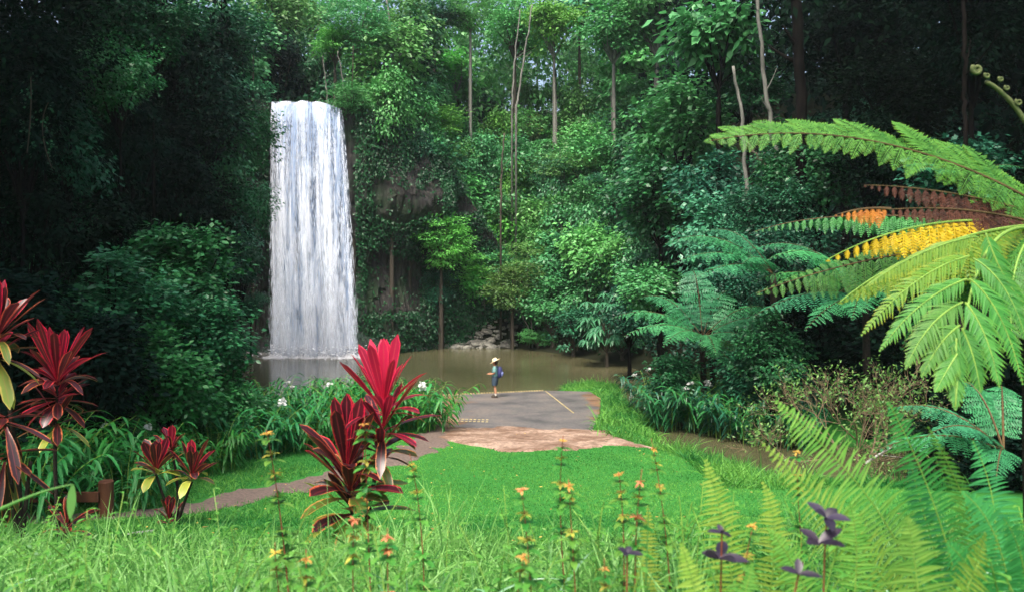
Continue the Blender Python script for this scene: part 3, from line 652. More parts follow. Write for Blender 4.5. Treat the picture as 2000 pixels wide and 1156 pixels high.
mass('skyline_forest', (-36, 26, 80, 106, 16, 50), 110000, .62, .19, 'mid', 'hazy forest crowns along the skyline', -.04, .2, 5)
# creepers over the cliff, leaving the ledge and the columns bare
nC = 90000; ia = rg.integers(0, nz_ - 1, nC); ib = rg.integers(0, ns, nC); Pc = V[ia, ib] + rg.normal(size=(nC, 3)) * .14; Pc[:, :2] += nxn[ib] * (.1 + .45 * rg.random((nC, 1)) ** 2)
nzv = np.array([mnoise.noise((p[0] * .5, p[2] * .5, 4.4)) for p in Pc]); xx = Pc[:, 0]; zq = Pc[:, 2]
bare_ = ((xx > -17.4) & (xx < -11.2) & (zq < 18.5)) | ((xx > -10) & (xx < -5.2) & (zq > 9.6 + nzv) & (zq < 12.6 + 1.5 * nzv)) | ((xx > -10.6) & (xx < -7) & (zq > 3) & (zq < 7.6 + 2 * nzv)) | ((xx < -17.5) & (zq < 7 + 3 * nzv) & (zq > .6)) | (nzv < -.5)
bare_ &= (rg.random(nC) < np.where((zq > 9) & (xx > -10), .95, .92)) | ((xx > -17.4) & (xx < -11.2)); Pc = Pc[~bare_]; nC = len(Pc); b = MB(); D = rg.normal(size=(nC, 3)) - [0, .3, .8]
diamonds(b, Pc, D, np.array([.1, -1, .6]) + .5 * rg.normal(size=(nC, 3)), .19 * (.5 + rg.random(nC)), .065 * (.5 + rg.random(nC)), np.clip(.3 + .5 * nzv[~bare_] + .2 * rg.normal(size=nC), 0, 1), droop=.2)
tag(b.obj('cliff_creepers', M['dark']), 'creepers and ferns hanging over the cliff face', 'creepers', kind='stuff')

# ------------------------------------------------------------------ dark trees on the left
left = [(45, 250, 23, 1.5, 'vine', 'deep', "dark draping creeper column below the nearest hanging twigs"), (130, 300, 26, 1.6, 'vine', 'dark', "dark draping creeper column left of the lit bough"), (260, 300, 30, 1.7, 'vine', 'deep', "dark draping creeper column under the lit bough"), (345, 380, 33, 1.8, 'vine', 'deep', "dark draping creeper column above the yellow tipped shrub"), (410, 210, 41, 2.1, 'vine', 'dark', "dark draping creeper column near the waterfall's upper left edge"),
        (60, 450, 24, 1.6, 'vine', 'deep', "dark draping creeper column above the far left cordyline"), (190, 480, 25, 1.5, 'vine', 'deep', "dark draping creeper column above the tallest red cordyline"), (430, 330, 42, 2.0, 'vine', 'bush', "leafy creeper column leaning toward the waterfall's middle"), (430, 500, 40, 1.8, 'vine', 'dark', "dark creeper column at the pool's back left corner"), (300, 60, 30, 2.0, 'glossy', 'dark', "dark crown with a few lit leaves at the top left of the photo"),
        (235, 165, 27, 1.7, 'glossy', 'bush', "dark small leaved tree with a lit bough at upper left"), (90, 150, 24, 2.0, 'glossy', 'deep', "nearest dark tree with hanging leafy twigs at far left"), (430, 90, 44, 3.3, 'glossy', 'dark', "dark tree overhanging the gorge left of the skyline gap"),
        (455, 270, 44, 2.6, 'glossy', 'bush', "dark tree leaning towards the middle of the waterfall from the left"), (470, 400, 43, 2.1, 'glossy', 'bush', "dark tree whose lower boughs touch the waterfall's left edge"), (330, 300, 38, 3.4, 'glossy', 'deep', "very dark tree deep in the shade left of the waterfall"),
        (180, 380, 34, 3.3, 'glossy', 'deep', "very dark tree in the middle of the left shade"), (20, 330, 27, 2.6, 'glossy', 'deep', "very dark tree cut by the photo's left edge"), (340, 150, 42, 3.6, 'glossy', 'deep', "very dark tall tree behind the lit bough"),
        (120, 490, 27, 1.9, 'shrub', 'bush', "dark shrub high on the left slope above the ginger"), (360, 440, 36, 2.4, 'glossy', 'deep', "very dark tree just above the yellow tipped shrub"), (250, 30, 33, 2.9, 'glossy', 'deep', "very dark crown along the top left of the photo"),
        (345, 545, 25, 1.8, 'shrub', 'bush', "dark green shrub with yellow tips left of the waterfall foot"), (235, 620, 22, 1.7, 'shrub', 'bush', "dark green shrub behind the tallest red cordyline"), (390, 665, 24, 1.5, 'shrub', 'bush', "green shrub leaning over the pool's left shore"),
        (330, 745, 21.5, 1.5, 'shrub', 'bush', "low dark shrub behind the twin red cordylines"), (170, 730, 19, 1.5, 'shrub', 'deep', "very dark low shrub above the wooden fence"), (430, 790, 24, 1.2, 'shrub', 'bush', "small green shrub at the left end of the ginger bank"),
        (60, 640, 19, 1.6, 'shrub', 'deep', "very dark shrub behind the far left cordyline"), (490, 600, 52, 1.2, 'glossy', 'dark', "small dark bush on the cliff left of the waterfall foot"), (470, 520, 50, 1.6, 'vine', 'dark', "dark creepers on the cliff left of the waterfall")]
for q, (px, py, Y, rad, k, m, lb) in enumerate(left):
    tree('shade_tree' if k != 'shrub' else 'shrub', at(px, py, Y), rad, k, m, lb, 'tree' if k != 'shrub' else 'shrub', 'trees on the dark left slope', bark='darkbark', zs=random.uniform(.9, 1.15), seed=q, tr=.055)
# unseen canopy trees added outside the frame to shade both dark woods
q = 0
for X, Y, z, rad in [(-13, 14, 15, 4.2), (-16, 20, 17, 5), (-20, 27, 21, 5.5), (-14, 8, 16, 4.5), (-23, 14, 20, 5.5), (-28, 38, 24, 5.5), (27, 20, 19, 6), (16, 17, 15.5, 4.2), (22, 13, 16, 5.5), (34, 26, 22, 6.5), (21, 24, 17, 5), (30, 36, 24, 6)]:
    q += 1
    tree('added_canopy_tree', (X, Y, z), rad, 'glossy', 'deep', 'unseen tall canopy tree added to shade the dark wood below', 'tree', 'unseen canopy trees added above the dark woods', bark='darkbark', zs=.7, seed=q, tr=.2)
# ------------------------------------------------------------------ right bank trees
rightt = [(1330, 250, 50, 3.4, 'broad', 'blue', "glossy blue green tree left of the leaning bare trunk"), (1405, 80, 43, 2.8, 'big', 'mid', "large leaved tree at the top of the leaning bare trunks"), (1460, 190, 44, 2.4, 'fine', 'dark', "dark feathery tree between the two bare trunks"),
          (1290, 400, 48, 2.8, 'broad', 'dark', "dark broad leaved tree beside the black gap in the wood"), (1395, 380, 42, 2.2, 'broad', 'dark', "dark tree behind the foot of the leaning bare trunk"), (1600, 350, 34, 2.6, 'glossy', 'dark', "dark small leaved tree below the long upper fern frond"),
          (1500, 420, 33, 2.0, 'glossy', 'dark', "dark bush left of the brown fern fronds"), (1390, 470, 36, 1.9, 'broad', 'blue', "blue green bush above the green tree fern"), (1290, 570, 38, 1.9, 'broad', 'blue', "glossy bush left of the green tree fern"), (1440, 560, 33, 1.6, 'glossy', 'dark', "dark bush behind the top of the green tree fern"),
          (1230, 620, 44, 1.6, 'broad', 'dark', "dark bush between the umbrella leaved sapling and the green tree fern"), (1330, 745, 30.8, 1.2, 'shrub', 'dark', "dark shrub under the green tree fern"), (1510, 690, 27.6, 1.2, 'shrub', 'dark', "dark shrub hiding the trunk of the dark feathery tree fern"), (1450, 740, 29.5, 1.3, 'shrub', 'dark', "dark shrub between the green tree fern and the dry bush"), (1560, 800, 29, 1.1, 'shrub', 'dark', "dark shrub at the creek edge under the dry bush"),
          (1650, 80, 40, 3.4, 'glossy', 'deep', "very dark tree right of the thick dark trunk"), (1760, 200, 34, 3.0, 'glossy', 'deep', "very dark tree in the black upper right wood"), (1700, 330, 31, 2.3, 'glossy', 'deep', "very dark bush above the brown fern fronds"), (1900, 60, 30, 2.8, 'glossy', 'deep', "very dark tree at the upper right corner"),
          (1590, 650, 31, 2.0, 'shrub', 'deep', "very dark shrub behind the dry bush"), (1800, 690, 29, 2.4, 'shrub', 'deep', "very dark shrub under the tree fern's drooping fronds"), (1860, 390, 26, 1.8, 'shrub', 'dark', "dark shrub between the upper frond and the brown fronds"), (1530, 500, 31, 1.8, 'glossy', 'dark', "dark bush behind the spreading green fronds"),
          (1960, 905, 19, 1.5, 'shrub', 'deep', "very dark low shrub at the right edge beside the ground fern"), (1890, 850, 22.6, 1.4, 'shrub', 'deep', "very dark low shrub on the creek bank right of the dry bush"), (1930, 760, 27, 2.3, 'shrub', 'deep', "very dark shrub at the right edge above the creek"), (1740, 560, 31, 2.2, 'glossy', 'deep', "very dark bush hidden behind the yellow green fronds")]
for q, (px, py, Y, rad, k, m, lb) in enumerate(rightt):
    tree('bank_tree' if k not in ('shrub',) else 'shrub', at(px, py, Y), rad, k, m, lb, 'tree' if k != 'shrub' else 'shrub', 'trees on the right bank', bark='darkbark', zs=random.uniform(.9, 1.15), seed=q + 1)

def bare(name, pts, r0, r1, mat, label):
    """long bare trunk through (px, py, Y) points, its foot on the slope"""
    P = np.array([at(*p) for p in pts]); t = np.linspace(0, 1, len(P)); tt = np.linspace(0, 1, 18)
    c = np.stack([np.interp(tt, t, P[:, k]) for k in range(3)], 1); c[1:-1] += rg.normal(size=(16, 3)) * .035
    z = float(zt(c[0, 0], c[0, 1])); 
    if z < c[0, 2]: c = np.concatenate([[[c[0, 0], c[0, 1], z - .2]], c])
    root = empty(name, c[0], label, 'tree trunk', 'bare trunks on the slopes')
    b = MB(); tube(b, c - c[0], np.linspace(r0, r1, len(c)) * .62, 8); b.obj('trunk', M[mat], root, smooth=True)
    for k in range(2):
        b = MB(); a = c[int(len(c) * (.45 + .1 * k))] - c[0]; e = a + rg.normal(size=3) * [.6, .5, .2] + [0, 0, .8]
        tube(b, bez([a, (a + e) / 2 + [0, 0, -.15], e], 6), np.linspace(r1 * .35, r1 * .1, 6), 5); b.obj('branch', M[mat], root, smooth=True)
    return root
bare('bare_trunk', [(1466, 430, 38), (1452, 300, 38), (1448, 215, 38), (1432, 130, 38)], .17, .11, 'pale', "pale bare trunk leaning left below the large leaved crown")
bare('bare_trunk', [(1520, 335, 37), (1507, 250, 37), (1490, 130, 37), (1478, -20, 37)], .19, .13, 'pale', "pale bare trunk rising behind the long upper fern frond")
bare('bare_trunk', [(1525, 345, 37.3), (1480, 310, 37.3), (1455, 270, 37.4)], .16, .1, 'bark', "crooked brown trunk leaning between the two pale bare trunks")
bare('bare_trunk', [(1565, 215, 33), (1560, 100, 33), (1552, -30, 33)], .36, .34, 'darkbark', "thick dark trunk at the edge of the black wood")
bare('bare_trunk', [(1886, 240, 24), (1884, 130, 24), (1880, -20, 24)], .11, .1, 'darkbark', "mottled thin trunk in the black wood at upper right")
bare('bare_trunk', [(1040, 650, 61), (1033, 600, 61), (1030, 520, 61)], .1, .05, 'pale', "thin pale upright stem behind the pool's far shore")
bare('bare_trunk', [(1034, 645, 61.2), (1018, 610, 61.2), (1005, 585, 61.2)], .09, .05, 'pale', "thin pale stem leaning left behind the pool's far shore")
bare('bare_trunk', [(675, 215, 59), (668, 150, 59), (660, 100, 59)], .1, .05, 'pale', "pale crooked stem beside the waterfall's right lip")
bare('bare_trunk', [(640, 200, 59.5), (634, 140, 59.5), (630, 110, 59.5)], .08, .05, 'pale', "thin pale stem above the waterfall's lip")
bare('bare_trunk', [(1008, 220, 66), (1022, 120, 66), (1040, 10, 66)], .16, .09, 'pale', "pale tall trunk leaning right above the hiker")
bare('bare_trunk', [(1000, 215, 67), (1005, 120, 67), (1015, 20, 67)], .14, .08, 'pale', "pale straight trunk beside the leaning one above the hiker")
bare('bare_trunk', [(775, 130, 70), (762, 60, 70), (755, 0, 70)], .15, .1, 'pale', "pale forked trunk on the skyline above the rock ledge")
bare('bare_trunk', [(797, 210, 64), (805, 150, 64), (800, 40, 64)], .2, .14, 'pale', "grey stringy trunk on the skyline above the rock ledge")
bare('bare_trunk', [(978, 400, 63.5), (980, 330, 64), (985, 260, 64)], .14, .1, 'bark', "brown trunk halfway up the gorge wall above the hiker")
# hanging vines
for k, (px, y0, y1, Y) in enumerate([(745, 240, 320, 58.4), (770, 250, 345, 58.6), (790, 270, 350, 59), (815, 260, 340, 61), (60, 150, 300, 22), (95, 200, 330, 22.5), (690, 90, 220, 58.2)]):
    a = at(px, y0, Y); e = at(px + random.uniform(-8, 8), y1, Y); b = MB()
    tube(b, bez([a, (a + e) / 2 + rg.normal(size=3) * .15, e], 12) - a, .035 if Y > 40 else .014, 5)
    n = 60; i = rg.random(n); P = a + (e - a) * i[:, None] - a + rg.normal(size=(n, 3)) * .12
    diamonds(b, P, rg.normal(size=(n, 3)) - [0, 0, .6], rg.normal(size=(n, 3)) + [0, 0, 1], .22 if Y > 40 else .1, .08 if Y > 40 else .04, rg.random(n), 1)
    root = empty('hanging_vine', a, ("leafy vine hanging over the brown rock ledge" if k < 4 else "leafy vine hanging in the dark at upper left" if k < 6 else "leafy vine trailing beside the waterfall's right lip"), 'vine', 'hanging vines on the ledge' if k < 4 else 'hanging vines at upper left' if k < 6 else None)
    b.obj('vine', [M['bark'], M['mid'] if Y > 40 else M['dark']], root)

# ------------------------------------------------------------------ boulders of the far bank
RK = []
for s in range(4):
    bm_ = bpy.data.meshes.new('boulder'); import bmesh
    b = bmesh.new(); bmesh.ops.create_icosphere(b, subdivisions=2, radius=1)
    for v in b.verts:
        q = v.co * 1.3 + Vector((s * 9, 0, 0)); v.co *= 1 + .55 * mnoise.noise(q) + .25 * mnoise.noise(q * 2.3); v.co.z *= .62
    b.to_mesh(bm_); b.free(); bm_.materials.append(M['boulder']); RK.append(bm_)
for k in range(230):
    X = rg.uniform(-8.6, .2); Y = np.interp(X, [-9, -6, 0], [58.4, 62.0, 62.4]) + rg.random() ** 1.2 * 2.8 - .2
    sc = .13 + .3 * rg.random() ** 2.2; z = float(zt(X, Y))
    o = link('boulder', RK[k % 4], None, (X, Y, max(z, -.05) + sc * .18), (sc * (1 + .6 * rg.random()), sc, sc), rg.random() * 6.28)
    tag(o, 'grey boulder in the rock pile along the far waterline', 'boulder', 'boulders in the far rock pile')
for k, (px, py, Y, sc) in enumerate([(480, 668, 56, .4), (500, 655, 56.5, .35), (465, 662, 55.5, .3), (515, 672, 55.8, .3)]):
    p = at(px, py, Y); o = link('boulder', RK[k], None, (p[0], p[1], .1), (sc * 1.3, sc, sc), k); tag(o, 'dark wet boulder at the foot of the cliff left of the waterfall', 'boulder', 'wet boulders left of the waterfall')

# ------------------------------------------------------------------ ferns
def frond(mb, pts, up, npairs, plen, pw, prof, bip=False, hang=0., sweep=.35, droop=.15, stem_r=.008, t0=.1, mleaf=0, mstem=1, m2=14, low=1., hi=1.):
    pts = np.asarray(pts, float); M_ = len(pts); T = nrm(np.gradient(pts, axis=0)); up = np.asarray(up, float)
    tt = np.linspace(t0, .995, npairs); idx = tt * (M_ - 1)
    P = np.stack([np.interp(idx, np.arange(M_), pts[:, k]) for k in range(3)], 1); Tn = nrm(np.stack([np.interp(idx, np.arange(M_), T[:, k]) for k in range(3)], 1))
    Sd = nrm(np.cross(Tn, up)); Nn = np.cross(Sd, Tn); L = plen * prof(tt)
    tube(mb, pts, np.linspace(stem_r, stem_r * .25, M_), 5, mstem, cap=False)
    for sg in (-1, 1):
        D = nrm(sg * Sd * math.cos(sweep) + Tn * math.sin(sweep) + rg.normal(size=(npairs, 3)) * .09)
        if hang: D = nrm(D * (1 - hang) + np.array([0, 0, -1.]) * hang)
        Uu = Nn if hang < .5 else nrm(Nn * .3 + Tn * .2 + np.array([0, -1., 0]))
        rr = np.clip(rg.random(npairs) * .5 + .3, 0, 1); LL = L * (.8 + .35 * rg.random(npairs)) * (low if sg < 0 else hi)
        if not bip:
            straps(mb, P, D, Uu, LL, pw, 4, lambda t: np.clip(1.02 - t ** 1.6, 0.03, 1) * np.clip(t * 8 + .5, 0, 1), droop=droop, fold=.15, mat=mleaf, r=rr)
        else:
            straps(mb, P, D, Uu, LL, .004 + 0 * LL, 4, lambda t: 1 - .7 * t, droop=droop, mat=mleaf, r=rr)
            j = (np.arange(m2) + .6) / m2; n = npairs * m2
            S2 = nrm(np.cross(D, Uu)); N2 = np.cross(S2, D)
            Q = P[:, None] + D[:, None] * (LL[:, None] * j)[..., None]; Q[..., 2] -= (droop * LL)[:, None] * j ** 2
            pl = (LL * 0 + plen * .3)[:, None] * (np.clip(1.04 - j ** 2.6, .08, 1) * np.clip(j * 3 + .35, 0, 1))[None] * np.clip(LL / plen, .25, 1)[:, None]
            D0 = np.repeat(D, m2, 0); S0 = np.repeat(S2, m2, 0); N0 = np.repeat(N2, m2, 0)
            for s2 in (-1, 1):
                DD = s2 * S0 * .9 + D0 * .45 + rg.normal(size=(n, 3)) * .06; DD[:, 2] -= .12
                diamonds(mb, Q.reshape(-1, 3), DD, N0 + rg.normal(size=(n, 3)) * .15, pl.ravel(), (LL[:, None] / m2 * .42 + 0 * j).ravel(), np.clip(np.repeat(rr, m2) + rg.normal(size=n) * .18, 0, 1), mleaf, droop=.06, mid=.4)
def tri(t): return np.clip(np.minimum((t + .12) / .35, 1.), 0, 1) * np.clip(1.03 - t ** 2.2, .05, 1)

# the big tree fern at the right edge
tf0 = at(2035, 445, 6.0); gz = float(zt(tf0[0], tf0[1]))
tf = empty('tree_fern', (tf0[0], tf0[1], gz), "large near tree fern at the right edge with yellow, brown and green fronds", 'tree fern'); TO = np.array([tf0[0], tf0[1], gz])
mb = MB(); tube(mb, bez([(0.05, 0, -.3), (-.03, .05, (tf0[2] - gz) * .5), (0, 0, tf0[2] - gz)], 14), np.linspace(.14, .09, 14) , 10); mb.obj('trunk', M['fibre'], tf, smooth=True)
def tff(label, pts, mat, plen, npairs=30, hang=0., up=(0, 0, 1), droop=.25, m2=16, bip=True, sweep=.3, t0=.12, pw=.03, rach='rachis', st=.012, prof=tri, low=1., hi=1.):
    c = bez([at(*q) for q in pts], 30) - TO; b = MB()
    frond(b, c, up, npairs, plen, pw, prof, bip, hang, sweep, droop, st, t0, m2=m2, low=low, hi=hi)
    o = b.obj('frond', [M[mat], M[rach]], tf)
    if label: o['label'] = label
tff("long bright green upper frond arching left", [(2030, 400, 6), (1880, 310, 5.9), (1640, 225, 5.8), (1385, 276, 5.6)], 'fernbright', .6, 36, 0., (0, -1.0, 1), .22, 26, sweep=.65, t0=.0, prof=lambda t: np.clip(1.02 - .72 * t ** 1.1, .08, 1) * np.clip((1.02 - t) * 9, 0, 1), low=.62)
tff("dead brown frond, uppermost", [(2035, 425, 6), (1960, 390, 5.75), (1800, 362, 5.7), (1688, 362, 5.7)], 'fernbrown', .22, 23, .85, (0, 0, 1), .1, 12)
tff("dead brown frond above the yellow one", [(2035, 440, 5.8), (1950, 412, 5.75), (1830, 398, 5.7), (1715, 412, 5.7)], 'fernbrown', .22, 23, .85, (0, 0, 1), .1, 12)
tff("orange tip of a dying frond", [(1740, 408, 5.68), (1705, 404, 5.68), (1670, 408, 5.68), (1632, 420, 5.68)], 'fernorange', .13, 9, .8, (0, 0, 1), .1, 8)
tff("yellow drooping frond", [(2030, 440, 6), (1940, 425, 5.8), (1780, 415, 5.5), (1615, 508, 5.3)], 'fernyellow', .3, 25, .85, (0, 0, 1), .1, 10, rach='greenstem')
tff("green frond behind the yellow one, left", [(1950, 440, 7.4), (1800, 420, 7.6), (1620, 405, 7.8), (1475, 452, 8)], 'fernnear', .24, 30, .5, (0, -.4, 1), .3, 12)
tff("broad green frond spreading left", [(2000, 475, 6.4), (1880, 475, 6.5), (1680, 495, 6.6), (1480, 572, 6.6)], 'fernbright', .44, 36, .05, (0, -1, .7), .3, 22, hi=.45)
tff("lime frond with yellow tip", [(2030, 440, 5.9), (1920, 440, 5.4), (1760, 490, 5.1), (1640, 590, 4.9)], 'fernlime', .3, 34, .75, (0, 0, 1), .15, 12, rach='greenstem')
tff(None, [(1990, 450, 6.2), (1900, 470, 6.3), (1760, 500, 6.5), (1640, 570, 6.6)], 'fernnear', .3, 30, .3, (0, -.4, 1), .3, 14)
# nearest frond: its rachis comes towards the lens and the long pinnae read as fronds of their own
def bigpinna(pts, mat, plen, npairs, up=(-.2, -1, .5), hang=0., pw=.02):
    c = bez([at(*q) for q in pts], 24) - TO; b = MB()
    frond(b, c, up, npairs, plen, pw, lambda t: np.clip(np.minimum((t + .25) / .4, 1), 0, 1) * np.clip(1.03 - t ** 2.4, .05, 1), False, hang, .75, .3, .006, .04)
    o = b.obj('pinna', [M[mat], M['greenstem']], bigf)
b_ = MB(); c = bez([at(2035, 450, 6), at(1930, 420, 5.2), at(1885, 520, 4.6), at(1866, 795, 4.2)], 30) - TO; tube(b_, c, np.linspace(.016, .004, 30), 6)
bigf = b_.obj('frond', M['greenstem'], tf, smooth=True); bigf['label'] = "nearest drooping green frond with long separate leaflets"
for q in [((1905, 462, 4.9), (1800, 480, 4.8), (1690, 560, 4.7), 'fernlime', .13, .3), ((1893, 500, 4.75), (1780, 530, 4.6), (1682, 655, 4.5), 'fernlime', .125, 0), ((1888, 545, 4.6), (1790, 580, 4.5), (1718, 685, 4.4), 'fernbright', .12, 0),
          ((1880, 590, 4.5), (1810, 620, 4.4), (1768, 720, 4.3), 'fernbright', .14, 0), ((1875, 635, 4.4), (1835, 660, 4.35), (1800, 735, 4.3), 'fernbright', .12, 0), ((1870, 690, 4.3), (1850, 720, 4.3), (1826, 765, 4.2), 'fernbright', .09, 0),
          ((1925, 455, 4.9), (1960, 560, 4.8), (2010, 600, 4.8), 'fernbright', .12, 0), ((1900, 505, 4.7), (1970, 540, 4.6), (2005, 665, 4.5), 'fernbright', .125, 0), ((1893, 545, 4.6), (1960, 590, 4.5), (1998, 750, 4.4), 'fernbright', .125, 0),
          ((1885, 590, 4.5), (1930, 640, 4.4), (1952, 755, 4.3), 'fernbright', .14, 0), ((1878, 640, 4.4), (1905, 690, 4.35), (1915, 765, 4.3), 'fernbright', .11, 0), ((1868, 660, 4.35), (1866, 730, 4.3), (1866, 800, 4.2), 'fernbright', .1, 0)]:
    bigpinna(q[:3], q[3], q[4] * .95, 34, hang=q[5], pw=.0085)
tff(None, [(2050, 450, 5.9), (1990, 440, 5.5), (1955, 560, 5.2), (1985, 720, 5.0)], 'fernbright', .26, 30, .2, (-.6, -.6, .6), .25, 14, rach='greenstem')
tff(None, [(2050, 440, 6.1), (2010, 470, 5.8), (1990, 540, 5.6), (2010, 640, 5.5)], 'fernlime', .26, 26, .3, (-.6, -.6, .6), .25, 14, rach='greenstem')
tff(None, [(2040, 450, 6.5), (1940, 480, 6.6), (1840, 560, 6.7), (1760, 680, 6.7)], 'fernnear', .3, 30, .25, (0, -.5, 1), .3, 14)
# fiddlehead
b = MB(); st = bez([at(2050, 330, 5.5), at(1990, 190, 5.5), at(1925, 160, 5.5)], 16) - TO; tube(b, st, np.linspace(.02, .014, 16), 7)
def coil(c, r, turns=1.7, n=26, rad=.012):
    a = np.linspace(0, turns * 6.28, n); k = np.linspace(1, .25, n); tube(b, c + np.stack([r * k * np.cos(a + 2.3), 0 * a, r * k * np.sin(a + 2.3)], 1), rad * np.linspace(1, .5, n), 6)
coil(at(1908, 136, 5.5) - TO, .034, rad=.016)
for px, py, r in ((1928, 148, .02), (1955, 155, .018), (1967, 172, .018), (1990, 200, .024)): coil(at(px, py, 5.48) - TO, r, 1.5, 18, .009)
o = b.obj('fiddlehead', M['fiddle'], tf, smooth=True); o['label'] = "curled young fiddlehead in front of the black wood"

def fern_tree(c, size, specs, mat, label, trunk=True, Z0=None, bip=True):
    x, y, z = c; z0 = float(zt(x, y)) - .1 if Z0 is None else Z0
    root = empty('tree_fern', (x, y, z0), label, 'tree fern')
    if trunk:
        b = MB(); tube(b, bez([(0.1, 0, 0), (.06, 0, (z - z0) / 2), (0, 0, z - z0)], 8), [.17, .15, .14, .13, .13, .12, .12, .1], 8); b.obj('trunk', M['fibre'], root, smooth=True)
    for az, el, le, mm in specs:
        d = np.array([math.cos(R(az)), math.sin(R(az)), 0]); l = le * size
        o0 = np.array([0, 0, z - z0]); m1 = o0 + d * l * .45 * math.cos(R(el)) + [0, 0, l * .62 * math.sin(R(el)) + .12 * l]; e = o0 + d * l * (.95 * math.cos(R(el))) + [0, 0, l * (.8 * math.sin(R(el)) - .16)]
        b = MB(); frond(b, bez([o0, m1, e], 16), (0, -.2, 1) if el < 60 else (0, -1, .3), 20, l * .21, .05, tri, bip, .1, .3, .3, .014, .12, m2=9)
        b.obj('frond', [M[mm], M['rachis']], root)
fern_tree(at(1372, 660, 31), 3.9, [(95, 70, 1.1, 'ferndeep'), (170, 25, 1.05, 'fern'), (200, 15, .95, 'fern'), (232, 10, .9, 'fern'), (265, 5, .85, 'fern'), (300, 8, .9, 'fern'), (335, 22, 1., 'fern'), (10, 30, 1.05, 'ferndeep'), (145, 42, 1., 'ferndeep'), (48, 45, 1.05, 'ferndeep'), (285, -15, .8, 'ferndeep'), (320, -8, .85, 'olive')], 'fern', "green tree fern with a spreading rosette on a black trunk across the creek")
fern_tree(at(1690, 580, 27.6), 4.6, [(175, 20, .95, 'fern'), (195, 2, 1.0, 'ferndeep'), (205, 30, 1.15, 'fern'), (220, -5, .9, 'ferndeep'), (160, 38, 1.1, 'ferndeep'), (240, 0, .8, 'fern'), (270, 5, .7, 'ferndeep'), (330, 20, .8, 'ferndeep')], 'fern', "blue green tree fern half hidden behind the big fern's lime fronds")
fern_tree(at(1510, 535, 28.6), 4.2, [(172, 30, 1.1, 'ferndeep'), (190, 18, 1.0, 'ferndeep'), (205, 8, .9, 'ferndeep'), (150, 45, .9, 'ferndeep'), (230, 20, .7, 'ferndeep')], 'ferndeep', "dark feathery tree fern left of the spreading green fronds")
fern_tree(at(1960, 880, 9), 1.5, [(100, 55, .9, 'ferndeep'), (150, 30, 1., 'ferndeep'), (175, 10, 1., 'ferndeep'), (200, 25, .9, 'ferndeep'), (235, 5, .8, 'ferndeep'), (60, 50, .9, 'ferndeep')], 'ferndeep', "dark green ground fern in shade at the right edge", trunk=False)
fern_tree(at(1880, 350, 25), 2.5, [(160, 25, .9, 'ferndeep'), (190, 15, .9, 'ferndeep'), (220, 10, .8, 'fern'), (340, 20, .8, 'fern'), (120, 30, .8, 'ferndeep')], 'fern', "small dark tree fern under the long upper frond")

# sword ferns of the foreground
def sword(label, base, fr, group='sword ferns in the foreground'):
    b0 = at(*base); b0[2] = float(zt(b0[0], b0[1])); root = empty('sword_fern', b0, label, 'fern', group)
    for pts, plen, n, mat, up in fr:
        P = [at(*q) for q in pts]; c = bez([b0] + P, 26) if len(P) == 2 else bez([b0] + P, 26)
        b = MB(); frond(b, c - b0, up, n, plen, .0076, lambda t: np.clip(np.minimum((t - .05) / .3, 1), .1, 1) * np.clip(1.03 - t ** 2.6, .06, 1), False, 0, .28, .22, .005, .2)
        b.obj('frond', [M[mat], M['greenstem']], root)
UPC = (0, -1, .35)
sword("pair of tall pale green sword fern fronds leaning left over the creek", (1830, 1300, 3.6), [([(1790, 1020, 3.5), (1640, 900, 3.4), (1515, 782, 3.4)], .22, 50, 'sword', UPC), ([(1760, 1150, 3.4), (1640, 1010, 3.3), (1490, 865, 3.3)], .2, 44, 'swordpale', UPC)])
sword("pale yellow green sword fern left of the purple leaves", (1450, 1350, 3.4), [([(1445, 1200, 3.3), (1420, 1020, 3.3), (1378, 897, 3.3)], .16, 40, 'swordpale', UPC), ([(1500, 1200, 3.2), (1540, 1050, 3.2), (1490, 940, 3.2)], .13, 36, 'swordpale', UPC)])
sword("low yellow sword fern at the bottom between purple leaves", (1400, 1380, 2.6), [([(1390, 1250, 2.6), (1360, 1150, 2.6), (1330, 1060, 2.6)], .1, 30, 'swordpale', UPC), ([(1420, 1280, 2.6), (1450, 1180, 2.6), (1470, 1100, 2.6)], .1, 28, 'sword', UPC)])
sword("triangular yellow green fern at the bottom right", (1810, 1450, 2.7), [([(1810, 1300, 2.7), (1795, 1120, 2.7), (1772, 1008, 2.7)], .22, 40, 'sword', UPC), ([(1850, 1300, 2.8), (1890, 1150, 2.7), (1925, 1040, 2.6)], .14, 36, 'swordpale', (-1, -.3, .3))])
sword("tall green fern with hanging leaflets beside the right edge", (1900, 1350, 3.5), [([(1880, 1100, 3.5), (1800, 900, 3.5), (1735, 785, 3.5)], .22, 44, 'fernnear', UPC), ([(1960, 1150, 3.4), (1900, 980, 3.3), (1812, 832, 3.3)], .13, 44, 'sword', (-1, -.4, .3)), ([(1850, 1150, 3.6), (1800, 1000, 3.6), (1778, 900, 3.6)], .16, 40, 'fernnear', UPC), ([(1960, 1100, 3.7), (1960, 980, 3.7), (1900, 860, 3.7)], .2, 40, 'fernnear', UPC)])
sword("dark green fern filling the lower right corner", (1990, 1350, 3.2), [([(1985, 1150, 3.2), (1960, 1020, 3.2), (1880, 960, 3.2)], .2, 40, 'fernnear', UPC), ([(2010, 1200, 3.1), (2020, 1100, 3.1), (1960, 1010, 3.0)], .2, 40, 'fernnear', UPC), ([(1960, 1200, 3.1), (1900, 1100, 3.0), (1850, 1060, 3.0)], .16, 36, 'fernnear', UPC)])
sword("small yellow fern frond behind the red tipped weed", (1265, 1400, 3.8), [([(1262, 1200, 3.8), (1262, 1080, 3.8), (1266, 985, 3.8)], .1, 34, 'swordpale', UPC)])
